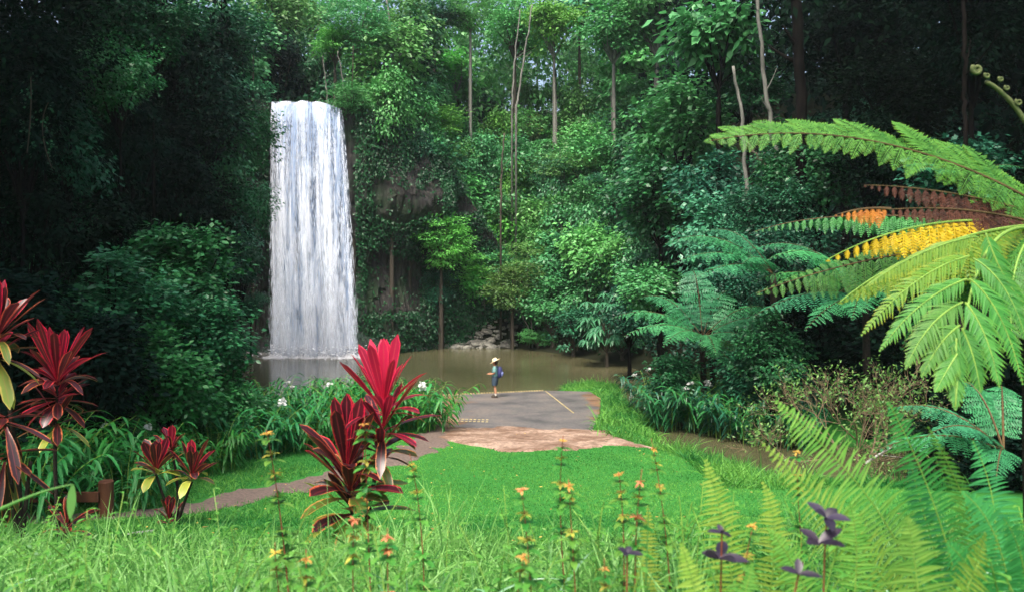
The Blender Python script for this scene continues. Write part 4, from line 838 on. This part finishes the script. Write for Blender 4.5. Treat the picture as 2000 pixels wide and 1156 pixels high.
sword("green sword fern arching between the purple leaves", (1650, 1350, 3.3), [([(1660, 1200, 3.3), (1690, 1080, 3.3), (1660, 985, 3.3)], .16, 36, 'sword', UPC), ([(1600, 1200, 3.2), (1560, 1100, 3.2), (1500, 1030, 3.2)], .14, 34, 'sword', UPC)])

# ------------------------------------------------------------------ cordylines
def cprof(t): return np.interp(t, [0, .06, .2, .5, .72, .88, .97, 1.], [.3, .2, .42, .9, 1., .85, .45, .05])
def cordy(label, base, stems, group=None):
    b0 = at(*base); b0[2] = float(zt(b0[0], b0[1])) - .05; root = empty('cordyline', b0, label, 'cordyline', group)
    for top, rosettes in stems:
        T = at(*top); b = MB(); c = bez([b0, (b0 + T) / 2 + rg.normal(size=3) * [.06, .06, 0], T], 14)
        if np.linalg.norm(T - b0) > .25: tube(b, c - b0, np.linspace(.032, .02, 14), 7); b.obj('stem', M['fibre'], root, smooth=True)
        for (px, py, Y, n, L, W, e0, e1, r0, r1) in rosettes:
            P = at(px, py, Y) - b0; g = np.arange(n); az = g * 2.39996 + rg.random() * 6; f = g / max(n - 1, 1)
            el = np.radians(e0 + (e1 - e0) * f + rg.normal(size=n) * 7)
            D = np.stack([np.cos(az) * np.cos(el), np.sin(az) * np.cos(el), np.sin(el)], 1)
            ll = L * (.8 + .3 * rg.random(n)) * (.75 + .35 * np.sin(np.pi * np.clip(f + .15, 0, 1)))
            Pp = np.tile(P, (n, 1)) + np.stack([0 * f, 0 * f, (1 - f) * .14 - .04], 1) + D * .02
            Up = nrm(np.array([0, 0, 1.]) - D * D[:, 2:3] + .15 * rg.normal(size=(n, 3)))
            Up = np.where((D[:, 2:3] > .93), nrm(np.array([0, -1., .2]) + 0 * D), Up)
            b = MB(); straps(b, Pp, D, Up, ll, W * (.75 + .4 * rg.random(n)), 8, cprof, droop=.05 + .5 * f * rg.random(n) + .25 * (f > .7), fold=.25, r=np.clip(r0 + (r1 - r0) * f + rg.normal(size=n) * .07, 0, 1))
            b.obj('leaf_rosette', M['cordy'], root, smooth=True)
cordy("large double headed cordyline with crimson upper leaves standing before the ramp path", (705, 1085, 9), [
    ((748, 850, 9.1), [(750, 806, 9.1, 24, .8, .06, 86, 22, .0, .45), (748, 850, 9.1, 16, .7, .06, 52, -10, .4, .75), (742, 890, 9.1, 12, .5, .065, 60, -20, .6, .85)]),
    ((680, 960, 8.9), [(676, 930, 8.9, 18, .88, .085, 86, 34, .52, .74), (684, 970, 8.9, 16, .74, .095, 58, 8, .5, .9), (688, 1010, 8.9, 20, .62, .085, 42, -20, .78, 1.)])])
cordy("tall red cordyline standing in front of the wooden fence", (118, 1075, 11), [((112, 755, 11), [(112, 750, 11, 28, .82, .062, 85, 20, .36, .68), (112, 785, 11, 18, .5, .075, 40, -30, .45, .7), (112, 830, 11, 12, .6, .055, 50, -15, .4, .9)]), ((135, 1010, 11), [(130, 1035, 10.9, 10, .5, .07, 70, 0, .6, .72)])])
cordy("dark cordyline with brownish pink head cut by the left photo edge", (40, 1090, 9.3), [((-5, 690, 9.3), [(-5, 665, 9.3, 26, .65, .06, 85, 15, .5, .75), (-5, 700, 9.3, 14, .6, .06, 30, -35, .5, .95)]), ((15, 840, 9.2), [(10, 830, 9.2, 14, .6, .06, 20, -60, .6, .8)]), ((60, 900, 9.4), [(10, 900, 9.3, 12, .6, .06, 0, -70, .65, .8)])])
cordy("small twin headed cordyline with yellow edged leaves beside the path", (345, 1035, 14), [((305, 925, 14), [(305, 925, 14, 20, .62, .075, 80, 20, .5, .95)]), ((375, 940, 13.9), [(375, 935, 13.9, 20, .62, .075, 82, 20, .45, .9)]), ((335, 880, 14.3), [(335, 882, 14.3, 12, .42, .07, 80, 30, .5, .7)]), ((330, 1010, 13.9), [(330, 1020, 13.9, 9, .42, .055, 82, 40, .5, .65)])])

# ------------------------------------------------------------------ ginger
def ginger_tpl(seed, mat, n=26, h=1.5):
    g = np.random.default_rng(seed); root = empty('ginger_clump'); b = MB()
    for k in range(n):
        a = g.random() * 6.28; rr = g.random() ** .6 * .75; p0 = np.array([rr * math.cos(a), rr * math.sin(a), -.1]); hh = h * (.65 + .5 * g.random()); ln = .25 + .5 * g.random() * hh
        c = bez([p0, p0 + [0, 0, hh * .7], p0 + [ln * math.cos(a), ln * math.sin(a), hh]], 14); tube(b, c, np.linspace(.014, .006, 14), 5, 1, cap=False)
        m = 15; t = np.linspace(.22, 1, m) * 13; P = np.stack([np.interp(t, np.arange(14), c[:, q]) for q in range(3)], 1)
        sd = np.array([-math.sin(a + .4), math.cos(a + .4), 0]); sgn = np.where(np.arange(m) % 2, 1, -1)
        D = sgn[:, None] * sd + np.array([math.cos(a), math.sin(a), .55]) * .6 + g.normal(size=(m, 3)) * .18
        straps(b, P, D, np.tile([0, 0, 1.], (m, 1)) + .25 * g.normal(size=(m, 3)), .34 + .22 * g.random(m), .03 + .018 * g.random(m), 4, droop=.5 + .5 * g.random(m), fold=.2, r=np.clip(.25 + .5 * g.random(m) + .25 * t / 13, 0, 1))
    b.obj('leaves', [M[mat], M['greenstem']], root)
    return root
def flower(parent, p):
    b = MB(); n = 14; D = rg.normal(size=(n, 3)); D[:, 2] = np.abs(D[:, 2]) * .5
    straps(b, np.tile(np.array(p, float), (n, 1)) + rg.normal(size=(n, 3)) * .02, D, rg.normal(size=(n, 3)), .13, .045, 3, droop=.2, r=rg.random(n)); b.obj('flower', M['white'], parent)
GP = [ginger_tpl(s, 'ginger') for s in (1, 2, 3)]; GD = [ginger_tpl(s, 'gingerdark') for s in (4, 5)]
GPOS = [(838, 865, 28.2, 1., 'at the right end beside the ramp', 1), (800, 862, 28.6, 1.1, 'second from the ramp', 1), (775, 850, 30.5, .95, 'behind the red cordyline head', 0), (720, 846, 31.5, .95, 'on the pool edge left of the red cordyline head', 0), (660, 850, 31, .95, 'in the middle of the pool edge row', 1), (600, 850, 30.5, .95, 'on the pool edge below the foam', 0), (545, 850, 30, .95, 'on the pool edge below the waterfall left side', 1),
        (490, 870, 28, .95, 'at the left end of the pool edge row', 0), (640, 890, 26, 1.05, 'in the front row behind the dark red leaves', 0), (580, 905, 24.6, 1.05, 'in the front row left of the dark red leaves', 1), (520, 915, 23.8, 1., 'in the front row above the path bend', 0), (465, 915, 23.5, .95, 'at the left end of the front row', 0), (700, 880, 27, 1., 'in the front row between the two cordyline heads', 0), (745, 876, 27.4, .95, 'in the front row just right of the cordyline stem', 0)]
GLF = [(80, 940, 17, 1.0, 'left of the tallest cordyline stem', 0), (150, 930, 18, 1.1, 'behind the wooden rail', 0), (215, 940, 18, 1.05, 'behind the wooden fence post', 0), (265, 925, 19, 1., 'between the fence post and twin cordyline', 1), (30, 1000, 15, 1., 'behind the far left cordyline stems', 0), (240, 985, 16.8, .75, 'low beside the fence post', 0), (420, 940, 21.5, .8, 'just right of the twin cordyline', 0)]
GRT = [(1310, 800, 30.5, 1.1, 'left end of the creek bank row', 1), (1350, 800, 30.6, 1.15, 'under the green tree fern', 1), (1390, 815, 29.8, 1.1, 'right of the green tree fern trunk', 0), (1275, 775, 33.5, 1.1, 'at the creek mouth', 1), (1430, 830, 28.8, 1.0, 'between the tree fern and dry bush', 0), (1480, 845, 28, 1., 'left of the dry bush', 0), (1540, 860, 27.4, .9, 'under the dry bush', 0)]
first = {}
def place_ginger(lst, protos, adj, grp):
    for k, (px, py, Y, s, wh, fl) in enumerate(lst):
        pr = protos[k % len(protos)]; p = at(px, py, Y); p[2] = float(zt(p[0], p[1])); p[2] = max(p[2], .02)
        if id(pr) not in first: first[id(pr)] = True; o = pr; o.location = tuple(p); o.rotation_euler = (0, 0, k * 1.3); o.scale = (s,) * 3; todo = None
        else: o = dup(pr, p, k * 1.3, s)
        tag(o, f'{adj} ginger clump {wh}', 'ginger clump', grp)
        for ch in [c for c in o.children if c.name.startswith('flower')]: bpy.data.objects.remove(ch)
        FL.extend([(o, s)] if fl else [])
FL = []
place_ginger(GPOS, GP, 'bright green', 'ginger clumps by the pool'); place_ginger(GLF, GP, 'shaded green', 'ginger clumps by the fence'); place_ginger(GRT, GD, 'dark green', 'ginger clumps across the creek')
for o, s in FL:
    for k in range(2): flower(o, (random.uniform(-.6, .6), random.uniform(-.7, -.3), random.uniform(1.3, 1.6)))

# dry twiggy bush
p0 = at(1665, 872, 25.6); p0[2] = float(zt(p0[0], p0[1])); dry = empty('dry_bush', p0, "leafless looking pale twiggy bush leaning over the creek", 'bush')
bt = MB(); bl = MB()
def grow(p, d, l, r, dep):
    e = p + d * l; m1 = (p + e) / 2 + rg.normal(size=3) * l * .08
    tube(bt, bez([p, m1, e], 5), np.linspace(r, r * .65, 5), 5 if r > .01 else 4, cap=False)
    if dep == 0:
        n = 2; diamonds(bl, e + rg.normal(size=(n, 3)) * .15, rg.normal(size=(n, 3)), rg.normal(size=(n, 3)) + [0, 0, 1], .13, .03, rg.random(n)); return
    for k in range(3 if dep > 1 else 4):
        nd = nrm(d + rg.normal(size=3) * .55 + [0, 0, .12]); grow(e if k < 2 else m1, nd, l * (.62 + .2 * rg.random()), r * .62, dep - 1)
for d in ((-.4, -.1, 1), (.5, -.2, .9), (-.9, -.2, .7), (1.1, 0, .5), (0, .1, 1.), (.1, -.4, .8)): grow(np.zeros(3), nrm(np.array(d) + rg.normal(size=3) * .1), 1.5, .04, 5)
bt.obj('branches', M['twig'], dry); bl.obj('leaves', M['olive'], dry)
b = MB(); a = at(1690, 905, 23.6) ; e = at(1770, 860, 23.8); tube(b, bez([a, (a + e) / 2 + [0, 0, .1], e], 9) - a, np.linspace(.045, .02, 9), 6)
a2 = at(1720, 888, 23.7); e2 = at(1765, 893, 23.2); tube(b, bez([a2, (a2 + e2) / 2, e2], 6) - a, np.linspace(.02, .01, 6), 5)
tag(b.obj('fallen_branch', M['lichen'], None, loc=a), "pale fallen branch reaching out of the creek under the dry bush", 'branch')

# ------------------------------------------------------------------ grass
def blades(name, n, region, hgt, wid, mat, label, K=1, mask=None, seed=1, lean=.6, droop=.3, dens=None):
    g = np.random.default_rng(seed); 
    if dens: # more blades near the camera
        y = region[2] + (region[3] - region[2]) * g.random(n) ** dens; x = region[0] + (region[1] - region[0]) * g.random(n)
    else: x = g.uniform(region[0], region[1], n); y = g.uniform(region[2], region[3], n)
    ok = (np.abs(x) < y * .7 + 1.2)
    if mask is not None: ok &= mask(x, y)
    x, y = x[ok], y[ok]; n = len(x); P = np.stack([x, y, zt(x, y) - .01], 1)
    D = np.stack([g.normal(size=n) * lean, g.normal(size=n) * lean, np.ones(n)], 1); nz = np.array([mnoise.noise((a * .8, b_ * .8, seed)) for a, b_ in zip(x, y)])
    h = hgt[0] + (hgt[1] - hgt[0]) * g.random(n) ** 1.5 * (1 + .5 * nz); n3 = np.array([mnoise.noise((a * .25, b_ * .25, seed + 3)) for a, b_ in zip(x, y)]); r = np.clip(.42 + .45 * nz + .95 * n3 + .25 * g.normal(size=n), 0, 1); b = MB()
    if hgt[1] > .5: h = h * np.clip(.75 + .8 * nz, .35, 1.3)
    if K == 1: diamonds(b, P, D, g.normal(size=(n, 3)) + [0, -1, .3], h, wid, r, droop=.15, mid=.35)
    else: straps(b, P, D, g.normal(size=(n, 3)) * .8 + [0, -1, .2], h, wid * (.6 + .8 * g.random(n)), K, lambda t: np.clip(1.02 - t ** 2.2, .04, 1) * np.clip(.5 + t * 3, 0, 1), droop=droop * (.3 + 1.2 * g.random(n)), fold=.2, r=r)
    return tag(b.obj(name, mat), label, 'grass', kind='stuff')
def lawnmask(x, y): return (poly_sd(x, y, PATHP) > .02 - .3 * rg.random(len(x)) ** 4 + .06 * np.sin(x * 9 + y * 5)) & (poly_sd(x, y, CLAY) > -.75 * rg.random(len(x)) ** 4 + .12 * np.sin(x * 5 + y * 7)) & (poly_sd(x, y, SLAB) > 0.05) & (poly_sd(x, y, WATER) > .1) & (poly_sd(x, y, VALLEY) < .5)
blades('lawn_grass', 210000, (-10, 10, 7, 30), (.035, .09), .008, M['grass'], 'short mown green lawn', 1, lawnmask, 3, dens=1.2)
blades('bank_grass', 16000, (2.6, 6.0, 25.5, 43.5), (.3, 1.0), .012, M['grass'], 'long green grass on the spit between ramp and creek', 4, lambda x, y: lawnmask(x, y) & (poly_sd(x, y, SLAB) > .1), 4, .6, .9)
blades('creek_grass', 15000, (5, 12, 19, 26.8), (.25, 1.0), .011, M['grass'], 'long grass along the near edge of the creek', 3, lawnmask, 8, .5, .5)
blades('verge_grass', 9000, (-9.5, -4, 11, 22), (.1, .35), .008, M['grass'], 'rough grass along the left side of the path', 2, lawnmask, 9, .5, .5)
blades('tall_grass', 38000, (-6, 6, 1.7, 9), (.15, .75), .0055, M['tall'], 'tall lush foreground grass', 4, None, 5, .4, .5, dens=1.0)
blades('broad_grass', 4200, (-5, 5, 1.9, 7.5), (.4, 1.05), .009, M['tall'], 'broad arching foreground grass blades', 7, None, 6, .5, .9)
blades('arching_grass', 420, (-3.2, 3.2, 2.1, 4.6), (.55, 1.05), .011, M['pale_blade'], 'pale arching grass blades rising over the foreground weeds', 9, None, 16, .45, 1.0)
n = 170; x = rg.uniform(-8, 8, n); y = rg.uniform(9, 29, n); ok = poly_sd(x, y, WATER) > .2; x, y = x[ok], y[ok]; n = len(x); b = MB()
diamonds(b, np.stack([x, y, np.maximum(zt(x, y), np.where(poly_sd(x, y, SLAB) < 0, .26, 0)) + .07], 1), rg.normal(size=(n, 3)) * [1, 1, .15], np.tile([0, -.2, 1.], (n, 1)) + .2 * rg.normal(size=(n, 3)), .04 + .07 * rg.random(n), .018, rg.random(n))
tag(b.obj('fallen_leaves', M['fallen']), 'yellow and brown fallen leaves scattered on the lawn', 'leaves', kind='stuff')
# low leafy weeds between the grass
n = 5000; x = rg.uniform(-5, 5, n); y = rg.uniform(2.3, 8, n); b = MB(); P = np.stack([x, y, zt(x, y) + rg.random(n) * .4], 1)
diamonds(b, P, rg.normal(size=(n, 3)) * [1, 1, .5], np.tile([0, -.4, 1.], (n, 1)) + .5 * rg.normal(size=(n, 3)), .025 + .03 * rg.random(n), .006 + .006 * rg.random(n), rg.random(n))
tag(b.obj('low_weeds', M['weed']), 'low leafy weeds among the foreground grass', 'weeds', kind='stuff')

hb = MB(); g = np.random.default_rng(77)
for k in range(230):
    y = g.uniform(2.1, 5.5); x = g.uniform(-.72, .72) * y; z = float(zt(x, y)); hh = g.uniform(.25, .75); m = 14; tv = np.linspace(.25, 1, m)
    ln = g.normal(size=2) * .15; P = np.stack([x + ln[0] * tv ** 2, y + ln[1] * tv ** 2, z + hh * tv], 1); tube(hb, np.concatenate([[[x, y, z - .02]], P]), .0025, 4, 1, cap=False)
    a = np.arange(m) * 2.4 + g.random() * 6; D = np.stack([np.cos(a), np.sin(a), .3 + 0 * a], 1); straps(hb, P, D, np.tile([0, 0, 1.], (m, 1)), (.05 + .06 * g.random(m)) * (1.25 - .6 * tv), .016 * (1.2 - .5 * tv), 3, droop=.4, fold=.2, r=np.clip(.2 + .6 * g.random(m) * tv + .2 * g.random(), 0, 1))
tag(hb.obj('tangled_herbs', [M['weed'], M['greenstem']]), 'tangled leafy herbs among the foreground grass', 'weeds', kind='stuff')

# ------------------------------------------------------------------ flowering weeds
def weed(label, px, py, Y, bx, tone='orange', nodes=6, sc=1., leafy=True):
    nodes += 2
    T = at(px, py, Y); B = at(bx + random.uniform(-12, 12), 1200, Y + random.uniform(-.1, .1)); B[2] = float(zt(B[0], B[1])) - .03
    root = empty('flowering_weed', B, label, 'weed', 'flowering weeds in the foreground'); c = bez([B, (B * .4 + T * .6) + rg.normal(size=3) * .045, T], 20) - B
    b = MB(); tube(b, c, np.linspace(.004, .0016, 20) * sc, 6); b.obj('stem', M['redstem'], root, smooth=True)
    Lf = MB(); H_ = c[-1, 2]
    for k in range(nodes):
        d = k * .085 * (1 + .12 * k) + rg.random() * .075; t = 1 - d / H_
        if t < .25: break
        p = np.array([np.interp(t * 19, np.arange(20), c[:, q]) for q in range(3)])
        m = 9; a = np.linspace(0, 6.28, m, endpoint=False) + rg.random() * 6; D = np.stack([np.cos(a), np.sin(a), .35 + .3 * rg.normal(size=m)], 1); sz = (.031 + .006 * k) * sc
        tgt = MB() if k < 3 else Lf
        straps(tgt, np.tile(p, (m, 1)) + [0, 0, .004], D, np.tile([0, 0, 1.], (m, 1)) + .2 * rg.normal(size=(m, 3)), sz * (.7 + .5 * rg.random(m)), sz * .2, 3, droop=.1 + .35 * rg.random(), fold=.2, r=rg.random(m))
        if k < 3: tgt.obj('flower_whorl', M[tone if k == 0 or (tone == 'pink' and rg.random() < .6) else 'amber'], root)
        if leafy:
            m = 6; D = np.stack([np.cos(a[:m] * 2.3), np.sin(a[:m] * 2.3), .3 + 0 * a[:m]], 1); straps(Lf, np.tile(p - [0, 0, .03], (m, 1)), D, np.tile([0, 0, 1.], (m, 1)), .06 * sc + .009 * k, .015 * sc, 4, droop=.4, fold=.2, r=rg.random(m))
    if Lf.n: Lf.obj('leaves', M['weed'], root)
for a in [("tall orange tipped weed left of the large cordyline", 520, 838, 4.2, 575, 'orange', 7, 1.3), ("slender orange weed in front of the cordyline's dark leaves", 712, 812, 3.9, 735, 'orange', 8, 1.1), ("slender orange weed right of the large cordyline", 800, 885, 4, 818, 'orange', 6, 1.), ("short peach weed at lower left of the cordyline", 537, 1058, 3.3, 585, 'orange', 5, 1.), ("short bushy orange weed below the cordyline", 598, 1072, 3.2, 610, 'orange', 5, 1.1),
          ("red stemmed weed directly under the cordyline", 692, 1012, 3.2, 695, 'pink', 5, 1.), ("pink tipped weed right below the cordyline", 757, 1030, 3.2, 770, 'pink', 5, 1.), ("tall orange weed in front of the clay patch", 1100, 850, 3.8, 1120, 'orange', 8, 1.), ("thick red stemmed weed with coral whorls at centre", 1018, 950, 3.0, 1045, 'pink', 7, 1.), ("yellow orange weed standing on the lawn right of centre", 1110, 935, 3.4, 1125, 'orange', 7, 1.),
          ("thin orange weed left of the red tipped weed", 1208, 920, 3.7, 1212, 'orange', 6, 1.), ("red tipped weed with red whorls along its stem", 1254, 915, 3.2, 1254, 'pink', 7, 1.), ("thin tall orange tipped weed at the end of the clay patch", 1272, 855, 3.9, 1310, 'orange', 6, .9), ("small orange weed beside the creek behind the ferns", 1556, 882, 4.3, 1575, 'orange', 5, 1.), ("short orange weed among the ferns", 1470, 1030, 3.1, 1472, 'orange', 5, .9), ("short orange weed at the bottom centre", 1025, 1080, 2.8, 1015, 'orange', 4, .9), ("low orange weed right of bottom centre", 1180, 1090, 2.9, 1190, 'orange', 4, .8)]: weed(*a)
def purple(label, tiers, bx):
    px, py, Y = tiers[0][:3]; B = at(bx, 1200, Y); B[2] = float(zt(B[0], B[1])) - .03; root = empty('purple_plant', B, label, 'plant', 'purple leaved plants in the foreground')
    T = at(px, py, Y); b = MB(); tube(b, bez([B, (B + T) / 2 + rg.normal(size=3) * .03, T], 8) - B, .0032, 6); b.obj('stem', M['redstem'], root)
    for (x, y, Yq, n, L) in tiers:
        a = np.linspace(0, 6.28, n, endpoint=False) + rg.random() * 3; D = np.stack([np.cos(a), np.sin(a) * .8 - .2, .45 + .25 * rg.normal(size=n)], 1); b = MB()
        straps(b, np.tile(at(x, y, Yq) - B, (n, 1)), D, np.tile([0, -.5, 1.], (n, 1)), L * .6 * (.6 + .6 * rg.random(n)), L * .12, 5, droop=.2, fold=.25, r=rg.random(n)); b.obj('leaves', M['purple'], root, smooth=True)
purple("purple leaved plant with open leaves among the right ferns", [(1615, 1010, 2.9, 5, .17), (1600, 1060, 2.85, 4, .17)], 1640)
purple("purple leaved plant with a closed bud before the pale fern", [(1410, 1040, 2.8, 4, .09), (1405, 1090, 2.8, 5, .18)], 1405)
purple("low purple leaved plant at bottom right of centre", [(1560, 1120, 2.4, 4, .11)], 1555)
purple("small purple leaved plant near the red tipped weed", [(1225, 1080, 2.8, 4, .1)], 1228)
b = MB(); a = at(-30, 1010, 3.0); m = at(60, 960, 3.); e = at(142, 945, 3.0); tube(b, bez([a, m, e], 14) - a, np.linspace(.008, .003, 14), 6)
straps(b, np.array([e - a]), np.array([[-.05, -.05, -1.]]), np.array([[.2, -1., 0]]), np.array([.13]), np.array([.016]), 6, r=np.array([.6]))
o = empty('reed', a, "bent green reed reaching in from the left edge over the fence", 'reed'); b.obj('blade', M['tall'], o)
b = MB(); a = at(205, 1058, 12.5); e = at(300, 1036, 12.5); tube(b, bez([a, (a + e) / 2 + [0, 0, .06], e], 12) - a, np.linspace(.03, .022, 12), 6)
tag(b.obj('fallen_branch', M['lichen'], None, loc=a), "white lichen covered branch lying in the grass beside the fence", 'branch')

# ------------------------------------------------------------------ fence
pp = at(207, 1000, 15.5); pp[2] = float(zt(pp[0], pp[1])); fe = empty('wooden_fence', pp, "low reddish brown wooden fence with a round post and one rail", 'fence')
for dx in (0, -2.4):
    z = float(zt(pp[0] + dx, pp[1])) - pp[2]; b = MB(); hh = (H - (938 - HY) / F * 15.5) - pp[2]
    tube(b, np.array([(dx, 0, z - .3), (dx, 0, hh * .5), (dx, 0, hh - .02), (dx, 0, hh)]), [.14, .14, .14, .125], 20); b.obj('post', M['wood'], fe)
b = MB(); zr = (H - (965 - HY) / F * 15.5) - pp[2]; box(b, (-2.4, -.2, zr - .1), (-.05, -.142, zr + .1)); o = b.obj('rail', M['wood'], fe)
bv = o.modifiers.new('bevel', 'BEVEL'); bv.width = .012; bv.segments = 2

# ------------------------------------------------------------------ hiker
def solid(name, c, rough=.7):
    m, t, p, out = newmat(name); nz = noise_(t, 30, 3)
    t.links.new(mixc(t, nz, tuple(x * .75 for x in c), tuple(min(1, x * 1.2) for x in c)), p.inputs['Base Color']); p.inputs['Roughness'].default_value = rough; return m
skin = solid('skin', (.5, .24, .14)); shirt = solid('printed_shirt', (.14, .3, .28)); shorts = solid('navy_shorts', (.025, .05, .08)); straw = solid('straw', (.72, .55, .34)); boot = solid('boot', (.05, .035, .025)); sock = solid('sock', (.6, .57, .5)); packm = solid('backpack_navy', (.02, .025, .11)); hairm = solid('hair', (.05, .03, .02)); packl = solid('backpack_flap', (.2, .24, .5))
hp = at(967, 777, 36.2); hp[2] = .262; FACE = R(78)
per = empty('person', hp, "hiker in straw hat, printed shirt and navy shorts standing on the ramp watching the fall", 'person', rz=FACE)
vs = []; es = []; rs = []
def jn(p, r, prev=None):
    vs.append(p); rs.append(r)
    if prev is not None: es.append((prev, len(vs) - 1))
    return len(vs) - 1
pel = jn((0, 0, .93), .14); ab = jn((0, .01, 1.08), .13, pel); ch = jn((0, .0, 1.26), .15, ab); up_ = jn((0, -.01, 1.38), .13, ch); nk = jn((0, .01, 1.46), .055, up_); jw = jn((0, .04, 1.53), .07, nk); hd = jn((0, .035, 1.61), .088, jw); tp_ = jn((0, .02, 1.69), .07, hd); jn((0, .125, 1.575), .014, jw)
for s in (-1, 1):
    sh = jn((s * .17, -.01, 1.38), .06, up_); el = jn((s * .22, -.02, 1.12), .043, sh); wr = jn((s * .17, .2, 1.07), .027, el); pm = jn((s * .145, .27, 1.08), .032, wr)
    for k in range(4):
        f1 = jn((s * (.175 - .02 * k), .325 + .01 * (k in (1, 2)), 1.085), .009, pm); jn((s * (.165 - .02 * k), .35 + .012 * (k in (1, 2)), 1.06), .008, f1)
    jn((s * .105, .285, 1.1), .01, pm)
    hpj = jn((s * .09, 0, .86), .1, pel); kn = jn((s * .1 , .02 + .02 * s, .5), .058, hpj); cf = jn((s * .1, -.01 + .03 * s, .36), .062, kn); an = jn((s * .1, -.02 + .03 * s, .09), .038, cf); jn((s * .105, .11 + .03 * s, .04), .035, an)
me = bpy.data.meshes.new('body'); me.from_pydata(vs, es, []); body = link('body', me, per); me.materials.append(skin)
sk = body.modifiers.new('skin', 'SKIN'); sk.use_smooth_shade = True
for k, r_ in enumerate(rs): me.skin_vertices[0].data[k].radius = (r_, r_ * .9)
me.skin_vertices[0].data[0].use_root = True
ss_ = body.modifiers.new('sub', 'SUBSURF'); ss_.levels = 1; ss_.render_levels = 2
def loft(b, rings, n=18):
    a = np.linspace(0, 6.2832, n, endpoint=False); V = [np.stack([c[0] + rx * np.cos(a), c[1] + ry * np.sin(a), c[2] + 0 * a], 1) for c, rx, ry in rings]; m = len(V); i = np.arange(m - 1)[:, None] * n; j = np.arange(n)[None]; k = (j + 1) % n
    b.add(np.concatenate(V), np.stack([i + j, i + k, i + n + k, i + n + j], -1).reshape(-1, 4))
b = MB(); loft(b, [((0, 0, .88), .175, .135), ((0, 0, 1.0), .17, .135), ((0, .01, 1.15), .168, .135), ((0, 0, 1.3), .19, .145), ((0, -.01, 1.4), .175, .11), ((0, 0, 1.45), .08, .08)])
for s in (-1, 1): tube(b, [(s * .14, -.01, 1.4), (s * .19, -.015, 1.32), (s * .225, -.02, 1.17)], [.085, .08, .072], 12, cap=False)
b.obj('shirt', shirt, per, smooth=True)
b = MB(); loft(b, [((0, 0, .98), .172, .138), ((0, 0, .9), .182, .15), ((0, 0, .8), .185, .15)])
for s in (-1, 1): loft(b, [((s * .09, 0, .86), .1, .14), ((s * .098, .01, .7), .105, .125), ((s * .105, .02, .56), .1, .11)])
b.obj('shorts', shorts, per, smooth=True)
b = MB(); tilt = [((0, .02, 1.645), .27, .27), ((0, .02, 1.66), .2, .2), ((0, .02, 1.665), .115, .125), ((0, .02, 1.74), .105, .115), ((0, .015, 1.785), .07, .08), ((0, .015, 1.79), .005, .005)]; loft(b, [((c[0], c[1] - .03, c[2] - 1.665), rx, ry) for c, rx, ry in [((0, .02, 1.64), .27, .27)] + tilt], 26)
hat = b.obj('hat', straw, per, smooth=True); hat.location = (0, .02, 1.665); hat.rotation_euler = (R(-28), 0, 0)
b = MB(); tube(b, [(0, -.02, 1.5), (0, -.045, 1.57), (0, -.03, 1.66)], [.06, .085, .08], 12); b.obj('hair', hairm, per, smooth=True)
for s in (-1, 1):
    yy = .03 * s; b = MB(); loft(b, [((s * .1, yy - .02, .1), .05, .055), ((s * .1, yy - .02, .2), .055, .06)]); b.obj('sock', sock, per, smooth=True)
    b = MB(); loft(b, [((s * .103, yy + .04, 0), .05, .14), ((s * .103, yy + .04, .04), .052, .14), ((s * .102, yy + .02, .085), .048, .1), ((s * .1, yy - .02, .13), .046, .055)]); b.obj('boot', boot, per, smooth=True)
for s in (-1, 1):
    b = MB(); loft(b, [((s * .033, .118, 1.598), .012, .006), ((s * .033, .121, 1.604), .012, .006)], 8); b.obj('eye', hairm, per)
ca, sa = math.cos(FACE), math.sin(FACE)
bp = empty('backpack', (hp[0] - sa * -.22, hp[1] + ca * -.22, hp[2] + 1.15), "navy blue backpack worn on the hiker's back", 'backpack', rz=FACE)
b = MB(); loft(b, [((0, 0, -.24), .12, .06), ((0, 0, -.2), .165, .1), ((0, -.02, -.05), .175, .12), ((0, -.01, .12), .16, .11), ((0, 0, .22), .12, .08), ((0, .01, .27), .03, .02)], 20); b.obj('bag', packm, bp, smooth=True)
b = MB(); loft(b, [((0, -.1, -.17), .1, .035), ((0, -.12, -.1), .13, .05), ((0, -.12, .0), .12, .045), ((0, -.1, .04), .05, .03)], 16); b.obj('pocket', packl, bp, smooth=True)
for s in (-1, 1):
    b = MB(); tube(b, bez([(s * .11, .06, .22), (s * .12, .24, .36), (s * .14, .42, .1), (s * .15, .2, -.2)], 12), .018, 6); b.obj('strap', packm, bp, smooth=True)
print('objects', len(bpy.data.objects), 'tris', sum(len(m.polygons) for m in bpy.data.meshes))

# ------------------------------------------------------------------ air
b = MB(); box(b, (-460, -460, -4), (460, 710, 60)); m, t, p, out = newmat('haze'); t.nodes.remove(p)
vo = N(t, 'ShaderNodeVolumePrincipled'); vo.inputs['Density'].default_value = .00025; vo.inputs['Color'].default_value = (.8, .93, 1, 1); vo.inputs['Anisotropy'].default_value = .3
t.links.new(vo.outputs[0], out.inputs['Volume']); tag(b.obj('haze', m), 'thin damp haze in the gorge', 'haze', kind='stuff')
